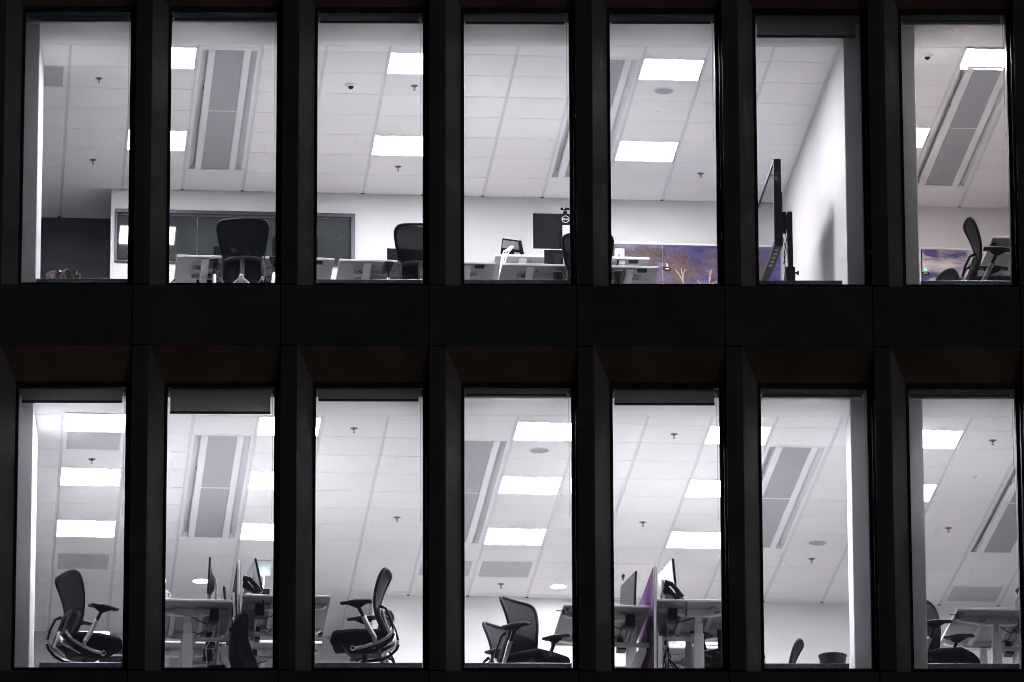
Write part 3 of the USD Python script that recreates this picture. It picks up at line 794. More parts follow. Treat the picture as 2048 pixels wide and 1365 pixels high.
# ------------------------------------------------------------------ desks
def desk(label, loc, rot, h, w=1.4, d=0.8, group='white sit-stand desks', tray=True):
    """x along the length (centred), y from the user's edge (0) to the back (d)."""
    t = thing('desk', label, 'desk', loc, rot, group)
    mb().box((-w / 2, 0, h - .022), (w / 2, d, h), .003).build('tabletop', 'desk_white', t)
    mb().box((-w / 2 + .002, .002, h - .026), (w / 2 - .002, d - .002, h - .0225)).build('underside', 'board_shaded', t)  # added sheet that carries the painted shade
    # under-frame: two rails along, a cross arm at each leg
    zf = h - .027
    for yy in (.27, .53):
        mb().box((-w / 2 + .16, yy - .022, zf - .04), (w / 2 - .16, yy + .022, zf - .001), .003).build('frame_rail', 'desk_metal', t)
    mb().box((-w / 2 + .25, .655, zf - .10), (w / 2 - .25, .67, zf - .001), .002).build('perforated_rail', 'desk_metal', t)
    b = mb()
    for k in range(9):
        x = -w / 2 + .33 + k * (w - .66) / 8
        b.tube([(x, .652, zf - .06), (x, .657, zf - .06)], .010 if k % 3 else .014, 10, up=(0, 0, 1))
    b.build('hole', 'desk_hole', t)
    for s in (-1, 1):
        lx = s * (w / 2 - .27)
        arm = mb()
        prof = [(.03, -.012), (.06, -.03), (.30, -.062), (.50, -.062), (.74, -.03), (d - .03, -.012), (d - .03, -.0005), (.03, -.0005)]
        for side in (0,):
            v_ = [(lx - .035, y, zf + z_) for y, z_ in prof] + [(lx + .035, y, zf + z_) for y, z_ in prof]
            n = len(prof)
            q = [[k, (k + 1) % n, n + (k + 1) % n, n + k] for k in range(n)]
            arm.add(v_, q)
            fan = [[0, k, k + 1] for k in range(1, n - 1)]
            arm.add(v_, [[f_[0], f_[2], f_[1]] for f_ in fan] + [[n + f_[0], n + f_[1], n + f_[2]] for f_ in fan])
        arm.build('cross_arm', 'desk_white', t)
        sc = mb()
        for y in (.12, .26, .55, .70):
            sc.tube([(lx - .03 * s - s * .04, y, zf - .0005), (lx - .03 * s - s * .04, y, zf - .010)], .008, 8)
        sc.build('screw', 'screw_dark', t)
        mb().box((lx - .030, .37, zf - .13), (lx + .030, .43, zf - .062), .003).build('leg', 'desk_white', t)
        mb().box((lx - .035, .362, zf - .23), (lx + .035, .438, zf - .132), .003).build('leg', 'desk_white', t)
        mb().box((lx - .040, .354, .07), (lx + .040, .446, zf - .232), .003).build('leg', 'desk_white', t)
        mb().box((lx - .045, .06, .005), (lx + .045, .76, .07), .008).build('foot', 'desk_white', t)
        mb().box((lx - .022, .448, zf - .30), (lx + .022, d + .02, zf - .265), .003).box((lx - .028, .447, zf - .32), (lx + .028, .475, zf - .24), .003).build('link_bar', 'desk_metal', t)
    if tray:
        tr = mb()
        tr.box((-w / 2 + .22, .69, zf - .36), (w / 2 - .22, .695, zf - .10)).box((-w / 2 + .22, .695, zf - .365), (w / 2 - .22, .79, zf - .36)).box((-w / 2 + .22, .786, zf - .36), (w / 2 - .22, .79, zf - .14))
        tr.build('cable_tray', 'desk_metal', t)
        sl = mb()
        for a in range(14):
            for b_ in range(6):
                x = -w / 2 + .27 + a * (w - .54) / 13
                z_ = zf - .33 + b_ * .036
                sl.box((x - .02, .6875, z_), (x + .014, .6902, z_ + .006))
        sl.build('tray_slot', 'desk_hole', t)
    mb().box((-w / 2 + .21, .60, zf - .12), (-w / 2 + .36, .685, zf - .004), .006).box((w / 2 - .36, .60, zf - .12), (w / 2 - .21, .685, zf - .004), .006).build('tray_dark_block', 'bezel_black', t)  # added black blocks in place of shade in the open tray ends
    mb().box((-.13, .60, zf - .05), (.13, .652, zf - .003), .006).build('control_box', 'grey_plastic', t)
    mb().tube([(-.1, .6, zf - .05), (-.35, .45, zf - .06), (-w / 2 + .2, .2, zf - .03)], .005, 6).tube([(.1, .6, zf - .05), (.3, .5, zf - .07), (w / 2 - .3, .42, zf - .05)], .005, 6).build('cable', 'bezel_black', t, 40)
    mb().box((w / 2 - .20, .006, zf - .028), (w / 2 - .11, .05, zf - .002), .004).build('hand_control', 'bezel_black', t)
    return t


def duv(row, u, v):
    c = uv(row, u, v)
    return (c[0], c[1], ROWS[row]['fl'])


# upper row of desks, long side to the window
for k, (u, lab) in enumerate(((2.972, 'white desk behind the mesh chair of the upper second window'), (5.526, 'white desk running across the upper third window, second of three'),
                              (8.097, 'white desk with the black box on it, upper fourth and fifth windows'))):
    desk(lab, duv('u', u, 1.10 + .03 * k), AL, .73, w=1.485)
desk('raised white desk carrying the phone and big black monitor, upper fourth window', duv('u', 8.09, 2.44), AL, 1.07, w=1.485)
# upper right room, end-on
desk('white desk end-on at the right of the upper last window', (uv('u', 14.40, .1) + EV * .42 + EU * .02).tolist() + [wu['fl']], AL - math.pi / 2, .80)


def end_desk(label, x0, y0, h, users_left, w=1.4):
    """A desk running into the room: near end from x0 to x0 + .8 at y0."""
    o = np.array([x0, y0])
    if users_left:
        c = o + EV * (w / 2 + .0)
        return desk(label, (c[0], c[1], wl['fl']), AL - math.pi / 2, h, w)
    c = o + EU * .8 + EV * (w / 2)
    return desk(label, (c[0], c[1], wl['fl']), AL + math.pi / 2, h, w)


# lower storey: pairs of desks back to back, seen from their ends
end_desk('white desk end-on at the left of the lower second window, mug on it', -2.14, .45, .80, True)
end_desk('white desk end-on behind the hanging coat, lower second and third windows', -1.236, .45, .845, False)
end_desk('second white desk behind the mug desk in the lower second window', -2.14 - .09, 1.92, .80, True)
end_desk('second white desk seen under the first, left edge of the lower third window', -1.236 - .09, 1.92, .80, False)
end_desk('white desk end-on left of the purple screen, lower fourth and fifth windows', 1.703, .62, .80, True)
end_desk('white desk end-on right of the purple screen, lower fifth window', 2.578, .62, .85, False)
end_desk('second white desk beyond the white leg, lower fifth window', 2.578 - .09, 2.09, .80, False)
end_desk('white desk end-on with its leg in the lower last window', 5.347, .74, .80, True)

# ---- dividing screens between the pairs
def divider(label, x, y, z_lo, z_hi, mat, panel=True):
    t = thing('desk_divider', label, 'desk divider', (x, y, wl['fl']), AL, 'dividing screens between desks')
    mb().box((-.016, .012, z_lo + .02), (-.004, 1.40, z_hi - .015), .003).build('screen', mat, t)
    mb().box((.006, .012, z_lo + .02), (.018, 1.40, z_hi - .015), .003).build('screen', mat if not panel else 'grey_fabric', t)
    mb().box((-.003, 0, z_lo if not panel else .02), (.005, 1.40, z_hi + .006), .002).box((-.010, 0, z_lo if not panel else .02), (.012, .011, z_hi + .010), .003).build('post', 'alu' if not panel else 'desk_white', t)
    if panel:
        mb().box((.022, .10, .02), (.075, .14, .52), .003).box((.022, .02, .02), (.03, .30, .56), .003).build('support_panel', 'desk_white', t)
    return t


divider('thin dividing screen on edge between the desks of the lower second window', -1.285, .45, .63, 1.15, 'grey_fabric', False)
divider('purple cloth dividing screen with white post in the lower fifth window', 2.548, .60, .20, 1.165, 'purple_fabric', True)

# ------------------------------------------------------------------ chairs
def make_chair(name, label, loc, rot, group):
    t = thing(name, label, 'chair', loc, rot, group)
    zs = np.array([.40, .46, .54, .62, .70, .78, .88, .97, 1.03])
    ys = np.array([-.205, -.185, -.150, -.122, -.110, -.115, -.140, -.175, -.205])
    ws = np.array([.170, .200, .202, .196, .190, .202, .222, .236, .232])
    fy, fw = CubicSpline(zs, ys), CubicSpline(zs, ws)

    def back(x, z_):
        return np.array([x, float(fy(z_)) + .55 * x * x - .022, z_])

    # outline of the back
    side = [(float(fw(z_)), z_) for z_ in np.linspace(.42, .985, 18)]
    top = [(.230, 1.008), (.212, 1.030), (.175, 1.040), (.10, 1.044), (0, 1.045)]
    bot = [(0, .385), (.08, .387), (.13, .395)]
    half = bot + side + top
    loop = half + [(-x, z_) for x, z_ in half[-2:0:-1]]
    pts = np.array([back(x, z_) for x, z_ in loop])
    mb().tube(pts, .0155, 8, closed=True, up=(0, 1, 0), flat=1.0).build('back_frame', 'black_plastic', t, 50)
    # mesh skin
    zz = np.linspace(.40, 1.03, 26)
    xx = np.linspace(-1, 1, 11)
    v_, q = [], []
    for z_ in zz:
        w = float(fw(min(max(z_, .42), 1.0))) - .004 if z_ < 1.005 else .222
        for x in xx:
            v_.append(back(x * w, z_))
    for i in range(len(zz) - 1):
        for j in range(len(xx) - 1):
            q.append([i * 11 + j, i * 11 + j + 1, (i + 1) * 11 + j + 1, (i + 1) * 11 + j])
    mb().add(v_, q).build('back_mesh', 'chair_mesh', t, True)
    # lower grey frame with its two openings and spine, behind the mesh
    low = mb()
    ring = [(.17, .40), (.195, .46), (.198, .54), (.192, .62), (.165, .665), (.10, .685), (0, .69)]
    ring2 = ring + [(-x, z_) for x, z_ in ring[-2::-1]] + [(-.10, .385), (0, .38), (.10, .385)]
    low.tube([back(x, z_) - np.array([0, .028, 0]) for x, z_ in ring2], .017, 8, closed=True, up=(0, 1, 0), flat=1.15)
    low.tube([back(0, z_) - np.array([0, .030, 0]) for z_ in (.37, .45, .55, .64, .69)], [.024, .021, .018, .018, .014], 8, up=(0, 1, 0), flat=1.2)
    low.build('lumbar_frame', 'frame_grey', t, 50)
    lp = mb()
    v_, q = [], []
    zl = np.linspace(.43, .66, 8)
    for z_ in zl:
        for x in np.linspace(-.165, .165, 9):
            v_.append(back(x, z_) - np.array([0, .012, 0]))
    for i in range(7):
        for j in range(8):
            q.append([i * 9 + j, i * 9 + j + 1, (i + 1) * 9 + j + 1, (i + 1) * 9 + j])
    lp.add(v_, q).build('lumbar_pad', 'seat_fabric', t, True)
    # bright fork under the back
    fk = mb()
    fk.hull([(0, -.262, .475, .024), (0, -.265, .42, .028)], 1)
    for s in (-1, 1):
        fk.hull([(s * .014, -.265, .445, .018), (s * .085, -.255, .375, .024)], 1)
        fk.hull([(s * .085, -.255, .375, .024), (s * .12, -.10, .295, .02)], 1)
    fk.build('fork', 'alu', t, 50)
    # side arches
    for s in (-1, 1):
        a = mb()
        a.tube([(s * .205, .085, .285), (s * .207, -.02, .300), (s * .208, -.12, .330), (s * .205, -.22, .375), (s * .20, -.272, .415), (s * .197, -.288, .462)], [.017, .016, .016, .017, .018, .013], 8, flat=.8)
        a.tube([(s * .205, .085, .285), (s * .23, .085, .285)], .024, 12)
        a.build('side_arch', 'alu', t, 50)
        d_ = mb()
        d_.tube([(s * .17, .0, .262), (s * .19, -.12, .272), (s * .20, -.21, .312), (s * .20, -.275, .375), (s * .20, -.29, .42)], .0145, 8, flat=.9)
        d_.tube([(s * .197, -.288, .462), (s * .192, -.262, .56), (s * .19, -.215, .66), (s * .188, -.155, .69)], [.012, .012, .012, .016], 8)
        d_.tube([(s * .225, .085, .285), (s * .236, .085, .285)], .013, 10)
        d_.build('back_link', 'black_plastic', t, 50)
        # arm
        ax = .285
        al_ = mb()
        al_.hull([(s * .21, -.11, .325, .016), (s * .262, -.125, .365, .020)], 1)
        al_.tube([(s * .262, -.125, .365), (s * .272, -.085, .43), (s * .283, -.02, .565)], [.022, .024, .024], 10, flat=.8)
        al_.build('arm_sleeve', 'alu', t, 50)
        ps = mb()
        ps.tube([(s * .283, -.022, .56), (s * ax, .03, .665)], .017, 8)
        ps.hull([(s * ax, .025, .655, .018), (s * ax, -.03, .688, .012), (s * ax, .11, .688, .012)], 1)
        ps.build('arm_post', 'black_plastic', t, 50)
        pd = mb()
        pd.hull([(s * (ax - .030), -.085, .706, .014), (s * (ax + .028), -.085, .706, .014), (s * (ax - .034), .06, .708, .015), (s * (ax + .034), .06, .708, .015), (s * (ax - .022), .185, .696, .013), (s * (ax + .016), .185, .696, .013)], 1)
        pd.build('arm_pad', 'pad_rubber', t, 50)
    # seat
    st = mb()
    st.hull([(sx * .205, -.175, .420, .040) for sx in (-1, 1)] + [(sx * .215, .05, .425, .045) for sx in (-1, 1)] + [(sx * .185, .235, .418, .050) for sx in (-1, 1)] + [(sx * .16, .268, .372, .034) for sx in (-1, 1)] + [(0, -.2, .425, .040), (0, .262, .412, .050), (0, .05, .432, .050), (0, -.08, .435, .046)], 2)
    st.build('seat', 'seat_fabric', t, 60)
    mb().hull([(sx * .15, y, .355, .03) for sx in (-1, 1) for y in (-.13, .17)] + [(sx * .08, y, .285, .02) for sx in (-1, 1) for y in (-.12, .12)], 1).build('tilt_box', 'black_plastic', t, 40)
    mb().tube([(0, 0, .09), (0, 0, .18)], .03, 12).tube([(0, 0, .17), (0, 0, .28)], .018, 12).build('gas_column', 'black_plastic', t, 40)
    lg, cs = mb(), mb()
    for k in range(5):
        a = k * 2 * math.pi / 5 + .3
        c_, s_ = math.cos(a), math.sin(a)
        lg.hull([(.02 * c_, .02 * s_, .105, .028), (.30 * c_, .30 * s_, .075, .016)], 1)
        for e in (-.014, .014):
            o = np.array([.30 * c_ - e * s_, .30 * s_ + e * c_, .028])
            cs.tube([o - np.array([-s_, c_, 0]) * .009, o + np.array([-s_, c_, 0]) * .009], .028, 12)
    lg.build('star_base', 'alu', t, 40)
    cs.build('castor', 'black_plastic', t, 40)
    return t


def face(dx, dy):
    """Rotation that turns local +y towards (dx, dy)."""
    return math.atan2(-dx, dy)


CG = 'black mesh-backed task chairs'
ch0 = make_chair('task_chair', 'black mesh task chair with its back to the glass, upper second window', (-1.262, .93, wu['fl'] - .085), face(.10, 1), CG)
CH = [('black task chair half hidden by the right frame of the upper third window', (.365, 1.07, wu['fl'] - .085), face(-.12, 1), None),
      ('black task chair standing behind the frame between upper fourth and fifth windows', (1.975, 1.32, wu['fl'] - .085), face(.05, 1), None),
      ('black task chair in profile at the desk of the upper last window', (5.735, .74, wu['fl'] - .10), face(1, .02), None),
      ('black chair back just peeping above the ledge, upper last window', (5.64, 2.55, wu['fl'] - .03), face(1, .30), None),
      ('black task chair turned right in the lower first window', (-2.70, .74, wl['fl'] + .03), face(.88, .47), None),
      ('black task chair in profile facing left in the lower third window', (-.125, .66, wl['fl'] + .045), face(-1, .11), None),
      ('black task chair low behind the profile chair, lower third window', (-.10, 2.10, wl['fl'] + .04), face(-1, .1), None),
      ('nearer of two black task chairs in the lower fourth window', (1.42, .78, wl['fl'] - .13), face(.74, -.67), None),
      ('farther and lower of two black task chairs in the lower fourth window', (1.28, 1.95, wl['fl'] - .06), face(.74, -.67), None),
      ('black task chair cut by the right frame of the lower fifth window', (3.27, 1.42, wl['fl'] + .06), face(-.6, -.8), None),
      ('thin black chair back seen edge-on in the lower sixth window', (3.80, 2.75, wl['fl'] - .06), face(-1, .08), None),
      ('black task chair by the column in the lower last window', (5.235, 1.02, wl['fl'] - .04), face(.87, -.42), None)]
for lab, loc, rot, sc in CH:
    copy_of(ch0, 'task_chair', lab, loc, rot, CG, sc)

# ------------------------------------------------------------------ monitors and desk things
def monitor(label, loc, rot, w=.54, h=.33, up=.12, back='bezel_black', tilt=.06, group=None, neck_mat='monitor_grey', logo=False, deep=.018):
    """Stands at loc (desk top); the screen faces local -y."""
    t = thing('monitor', label, 'monitor', loc, rot, group)
    Rm = rx(-tilt)
    at = np.array([0, 0, up + h / 2])
    mb().box((-w / 2, -deep, -h / 2), (w / 2, 0, h / 2), .003, R=Rm, at=at).build('case', 'bezel_black', t)
    if back != 'bezel_black':
        mb().box((-w / 2 + .006, .0005, -h / 2 + .006), (w / 2 - .006, .007, h / 2 - .006), .003, R=Rm, at=at).build('back_cover', back, t)
    mb().box((-w / 2 + .008, -deep - .0025, -h / 2 + .012), (w / 2 - .008, -deep - .0006, h / 2 - .008), 0, R=Rm, at=at).build('screen', 'screen_black', t)
    hb = mb()
    bm = back
    hb.hull([tuple(Rm @ np.array([sx * .12, .004, sz * .08]) + at) + (.004,) for sx in (-1, 1) for sz in (-1, 1)] + [tuple(Rm @ np.array([sx * .06, .03, sz * .04]) + at) + (.006,) for sx in (-1, 1) for sz in (-1, 1)], 1)
    if not logo:
        hb.build('bulge', 'black_plastic' if back == 'bezel_black' else back, t, 40)
    mb().box((-.035, .040, .012), (.035, .062, up + h * .62), .004).box((-.03, .02, up + h * .40), (.03, .044, up + h * .58), .003).build('neck', neck_mat, t)
    mb().box((-.12, -.09, 0.001), (.12, .11, .012), .004).build('base', neck_mat, t)
    if logo:
        lg = mb()
        ring = [(math.cos(a) * .034, .0, math.sin(a) * .034) for a in np.linspace(0, 2 * math.pi, 28, endpoint=False)]
        lc = np.array([0, .0045, h / 2 - .058])
        lg.tube([Rm @ (np.array(p_) + lc) + at for p_ in ring], .0032, 6, closed=True, up=(0, 1, 0))
        tm = meshkit.text_mesh('DELL', .019, .003, bold=True)
        vv = tm.vertices - np.array([tm.bounds[:, 0].mean(), tm.bounds[:, 1].mean(), 0])
        vv = np.stack([-vv[:, 0], vv[:, 2] + .001, vv[:, 1]], 1)   # read from behind the monitor
        lg.add((vv + lc) @ Rm.T + at, tm.faces)
        lg.build('logo', 'logo_white', t)
    return t


zD = wu['fl'] + .73
zR = wu['fl'] + 1.07
DESKM = 'monitors on the desks'
monitor('grey-lit monitor edge left of the chair in the upper second window', (-1.40, 1.66, zD), AL + .12, .36, .24, .03, group=DESKM, back='monitor_grey')
monitor('dark monitor just right of the chair in the upper second window', (-.80, 1.75, zD), AL, .44, .34, .06, group=DESKM)
monitor('grey-lit monitor edge left of the chair in the upper third window', (.27, 1.72, zD), AL + .12, .40, .24, .03, group=DESKM, back='monitor_grey')
# big monitor on the raised desk: its back with the round white mark faces the window
monitor('big black monitor with round white mark on its back, upper fourth window', (1.80, 2.62, zR), AL + math.pi, .63, .36, .235, group=DESKM, neck_mat='desk_white', tilt=-.03, logo=True)
t = thing('webcam', 'small webcam clipped on top of the big black monitor', 'webcam', (1.795, 2.60, zR + .60), AL)
mb().hull([(-.032, 0, .035, .014), (.032, 0, .035, .014)], 1).build('body', 'bezel_black', t, 40)
mb().tube([(0, 0, .028), (0, 0, .004)], .008, 8).box((-.02, -.03, -.012), (.02, .02, .004), .003).build('clip', 'bezel_black', t)
mb().tube([(-.012, -.013, .036), (-.012, -.018, .036)], .008, 10).build('lens', 'logo_white', t)
monitor('low black monitor standing on the front desk under the big one', (1.78, 1.72, zD), AL + math.pi, .42, .26, .01, group=DESKM, tilt=-.02)

# desk phone with its foot on the raised desk
t = thing('desk_phone', 'tilted grey desk telephone seen from behind, upper fourth window', 'telephone', (1.265, 2.235, zR), AL - .12)
Rp = ry(.16) @ rx(.42)
mb().box((-.095, -.012, -.075), (.095, .012, .085), .006, R=Rp, at=(0, .0, .115)).build('body', 'bezel_black', t)
mb().box((-.085, -.022, -.005), (.082, -.013, .070), .004, R=Rp, at=(0, .0, .115)).build('back_plate', 'grey_plastic', t)
mb().box((-.07, -.05, 0), (-.02, .03, .055), .006).box((.02, -.05, 0), (.075, .03, .07), .006, R=ry(.2)).box((-.09, -.06, .001), (.09, .08, .012), .004).build('foot', 'monitor_grey', t)
mb().hull([(.085, -.05, .16, .018), (.115, .03, .02, .020)], 1).build('handset', 'bezel_black', t, 40)
t = thing('white_cable', 'white cables falling from the phone into the gap between desks', 'cable', (0, 0, 0))
for k, o in enumerate((0, .014, -.012)):
    mb().tube([(1.272 + o, 2.19, zR + .12), (1.245 + o * 1.4, 2.13, zR + .07), (1.215 + o * 2, 2.04, zR + .02), (1.19 + o * 1.5, 1.99, zR - .06), (1.165 + o, 1.90, zR - .22), (1.145 + o * .6, 1.84, zR - .45), (1.13 + o * .5, 1.8, zR - .9)], .0065, 6).build('strand', 'cable_white', t, 40)
# things at the right end of the raised desk
t = thing('paper_box', 'small white box on the raised desk of the upper fifth window', 'box', (2.31, 2.30, zR), AL)
mb().box((-.045, -.04, .0015), (.04, .04, .115), .003).build('carton', 'paper_white', t)
mb().box((-.047, -.042, .115), (.042, .042, .122), .002).build('lid', 'paper_white', t)
t = thing('cable_clamp', 'black clamp with a white rod between the two desks, upper fifth window', 'clamp', (2.30, 2.16, zR - .09), AL)
mb().hull([(-.02, 0, .0, .012), (0, 0, .12, .006)], 1).hull([(-.03, 0, .0, .010), (-.01, 0, .01, .008)], 1).build('clamp', 'bezel_black', t, 40)
mb().tube([(-.02, 0, -.01), (-.06, 0, -.16)], .008, 8).build('rod', 'cable_white', t, 40)
t = thing('cable_loop', 'dark cable loop at the left end of the desk, upper second window', 'cable', (-1.955, 1.75, wu['fl'] + .55))
mb().tube([(.05, 0, .17), (.02, 0, .165), (-.015, 0, .12), (-.03, 0, .04), (-.035, 0, -.05), (-.03, 0, -.4)], .008, 8).build('cord', 'bezel_black', t, 40)

# waste bin with a crumpled liner
t = thing('waste_bin', 'bin with a crumpled shiny brown liner at the foot of the upper first window', 'waste bin', (-2.955, .78, wu['fl']), 0)
mb().lathe([(.0001, .003), (.10, .003), (.125, .36), (.128, .37), (.119, .36), (.095, .01)], n=28).build('bucket', 'bin_grey', t, 40)
n1, n2 = 44, 12
v_, q = [], []
for i in range(n2):
    s = i / (n2 - 1)
    rr = [.118, .124, .135, .146, .150, .148, .140, .132, .137, .142, .138, .125][i]
    zz_ = [.30, .36, .41, .435, .43, .40, .36, .32, .285, .26, .24, .22][i]
    for j in range(n1):
        a = 2 * math.pi * j / n1
        p = np.array([math.cos(a) * 2.2, math.sin(a) * 2.2, s * 3])
        nn = meshkit.fbm(p * 1.9, 3, 5) - .5
        r2 = rr + .045 * nn + .012 * math.sin(a * 9 + 4 * s)
        v_.append((r2 * math.cos(a), r2 * math.sin(a), zz_ + .05 * (meshkit.noise(p * 1.7, 9) - .5)))
for i in range(n2 - 1):
    for j in range(n1):
        q.append([i * n1 + j, i * n1 + (j + 1) % n1, (i + 1) * n1 + (j + 1) % n1, (i + 1) * n1 + j])
mb().add(v_, q).build('liner', 'foil_bag', t, 25)

# television on a stand, seen from its edge
TVx, TVy = 3.742, 1.02
t = thing('television', 'large television seen from its edge in the upper sixth window', 'television', (TVx, TVy, wu['fl']), AL)
mb().box((-.006, 0, .822), (.055, 1.45, 1.685), .006).build('case', 'bezel_black', t)
mb().box((-.008, .034, .872), (-.007, 1.416, 1.652), 0).build('screen', 'screen_black', t)
mb().box((-.016, 0, 1.653), (-.0065, 1.45, 1.685), .002).box((-.016, 0, .822), (-.0065, 1.45, .871), .002).box((-.016, 0, .8715), (-.0065, .033, 1.6525), .002).box((-.016, 1.417, .8715), (-.0065, 1.45, 1.6525), .002).build('bezel', 'bezel_black', t)
mb().box((.056, .25, .90), (.095, 1.2, 1.45), .012).build('back_box', 'black_plastic', t)
b = mb()
for k in range(5):
    b.box((.0, .10 + .12 * k, .8185), (.035, .17 + .12 * k, .8225))
b.build('port', 'grey_plastic', t)
t = thing('television_stand', 'black post stand with a knob behind the television', 'stand', (TVx + .132, TVy + .03, wu['fl']), AL)
mb().box((-.022, 0, .05), (.026, .06, 1.17), .004).build('post', 'bezel_black', t)
mb().box((-.045, -.006, .05), (.044, .075, .62), .004).build('sleeve', 'bezel_black', t)
mb().box((-.075, .0, 1.00), (-.023, .16, 1.14), .006).box((-.07, .01, .96), (-.03, .05, 1.17), .004).build('bracket', 'black_plastic', t)
mb().tube([(.044, .03, .57), (.066, .03, .57)], .009, 8).tube([(.066, .03, .57), (.080, .03, .57)], .020, 12).build('knob', 'bezel_black', t, 40)
mb().tube([(-.05, .03, .98), (-.03, .02, .90), (-.055, .03, .75), (-.045, .03, .6), (-.06, .03, .45)], .005, 6).tube([(-.06, .1, .95), (-.045, .05, .85), (-.028, .03, .80), (-.06, .05, .66)], .004, 6).build('cable', 'bezel_black', t, 40)
mb().box((-.35, -.05, .01), (.12, .11, .06), .01).build('base', 'black_plastic', t)

# ------------------------------------------------------------------ lower storey: things on and by the desks
zA = wl['fl'] + .80
zB = wl['fl'] + .845
E90 = math.pi / 2
monitor('thin black monitor on edge beside the downlight, lower second window', (-1.555, .98, zA), AL - E90 - .06, .52, .36, .11, group=DESKM, tilt=.05)
monitor('second smaller grey monitor on edge near the screen, lower second window', (-1.43, 1.45, zA), AL - E90, .46, .28, .05, group=DESKM, back='monitor_grey', tilt=-.08)
monitor('wedge-shaped black monitor right of the dividing screen, lower second window', (-1.150, 1.00, zB), AL + E90 + .10, .54, .36, .06, group=DESKM, back='monitor_grey', tilt=.22)
monitor('pale-faced monitor left of the purple screen, lower fifth window', (2.330, 1.15, zA), AL - E90 + .16, .54, .34, .05, group=DESKM, back='bezel_black', tilt=.05)
monitor('pale-backed monitor right of the purple screen, lower fifth window', (2.685, 1.16, wl['fl'] + .85), AL + E90 + .13, .56, .36, .10, group=DESKM, back='monitor_pale', tilt=.09)
monitor('monitor edge at the right edge of the lower last window', (6.03, 1.75, zA), AL - E90, .5, .32, .10, group=DESKM)
for lab, loc in (('tiny webcam above the pale monitor of the lower fifth window', (2.285, 1.42, zA + .455)), ('tiny webcam at the right edge of the lower last window', (6.01, 1.86, zA + .45)),):
    t = thing('webcam', lab, 'webcam', loc, AL - E90)
    mb().hull([(-.026, 0, .03, .016), (.026, 0, .03, .016)], 1).build('body', 'bezel_black', t, 40)
    mb().tube([(0, 0, .02), (0, 0, -.01)], .007, 8).build('clip', 'bezel_black', t)
t = thing('webcam', 'black webcam on a bent arm behind the wedge-shaped monitor', 'webcam', (-1.17, 1.32, zB + .37), AL)
mb().tube([(0, 0, 0), (-.03, 0, .03), (-.035, 0, .06), (-.01, 0, .08), (-.005, 0, .10)], .006, 6).hull([(-.004, 0, .10, .014), (.0, 0, .125, .012)], 1).build('arm', 'bezel_black', t, 40)
t = thing('webcam', 'black webcam on a bent arm behind the pale-backed monitor', 'webcam', (2.66, 1.42, zA + .45), AL)
mb().tube([(0, 0, -.02), (-.03, 0, .02), (-.03, 0, .05), (-.005, 0, .07)], .006, 6).hull([(-.004, 0, .085, .015), (.002, 0, .105, .012)], 1).build('arm', 'bezel_black', t, 40)


def phone(label, loc, rot, cord):
    t = thing('desk_phone', label, 'telephone', loc, rot)
    mb().box((-.11, -.014, -.10), (.11, .012, .10), .006, R=ry(0) @ rx(-.7), at=(0, .01, .095)).build('body', 'bezel_black', t)
    mb().tube([(-.115, -.075, .045), (-.115, -.03, .12), (-.115, .02, .175), (-.115, .085, .185)], [.030, .020, .020, .030], 8, flat=1.1, up=(1, 0, 0)).build('handset', 'bezel_black', t, 40)
    mb().box((-.06, -.03, .001), (-.045, .09, .07), .003, R=rx(.3)).box((.045, -.03, .001), (.06, .09, .07), .003, R=rx(.3)).box((-.08, -.06, .0012), (.08, .05, .010), .003).build('foot', 'monitor_grey', t)
    pts = []
    cord = np.asarray(cord, float)
    s = np.linspace(0, 1, 150)
    seg = np.linspace(0, 1, len(cord))
    for k, u in enumerate(s):
        c_ = np.array([np.interp(u, seg, cord[:, a]) for a in range(3)])
        ph = u * 2 * math.pi * 22
        pts.append(c_ + np.array([math.cos(ph), math.sin(ph), 0]) * .008)
    mb().tube(pts, .0035, 5).build('coil_cord', 'bezel_black', t, 50)
    return t


phone('black desk telephone tilted under the wedge-shaped monitor, lower second window', (-1.17, .70, zB), AL + E90, [(-.06, -.06, .07), (-.13, -.10, .0), (-.14, -.105, -.06), (-.14, -.10, -.12)])
phone('black desk telephone with a coiled cord hanging over the desk, lower fifth window', (2.72, .86, wl['fl'] + .85), AL + E90, [(-.06, -.06, .07), (-.17, -.10, .01), (-.245, -.105, -.04), (-.25, -.10, -.11), (-.245, -.095, -.17)])
t = thing('small_box', 'small black box on the desk near the right frame, lower second window', 'box', (-1.030, .50, zB), AL)
mb().box((-.03, -.03, .001), (.03, .03, .055), .004).build('shell', 'bezel_black', t)
mb().box((-.024, -.0315, .012), (.024, -.0302, .045)).build('front', 'screw_dark', t)
t = thing('mug', 'white mug with its handle on the desk, lower second window', 'mug', (-1.975, .51, zA), 0)
mb().lathe([(.0001, .002), (.033, .002), (.038, .01), (.040, .09), (.036, .09), (.034, .012), (.0001, .01)], n=24).build('cup', 'cup_white', t, 40)
mb().tube([(.038, 0, .075), (.058, 0, .072), (.064, 0, .048), (.056, 0, .025), (.036, 0, .02)], .006, 8).build('handle', 'cup_white', t, 40)
t = thing('paper_sheet', 'white sheets clipped beside the dividing screen, lower second window', 'paper', (-1.33, .50, zA - .17), AL)
mb().box((0, 0, 0), (.022, .006, .24), .001, R=ry(-.06)).build('sheet', 'paper_white', t)
mb().hull([(.02, .01, .01, .016), (.032, .012, -.012, .014)], 1).build('clip', 'blue_plastic', t, 40)
mb().hull([(.0, .01, .0, .010), (.012, .01, -.05, .010)], 1).build('tag', 'paper_white', t, 40)
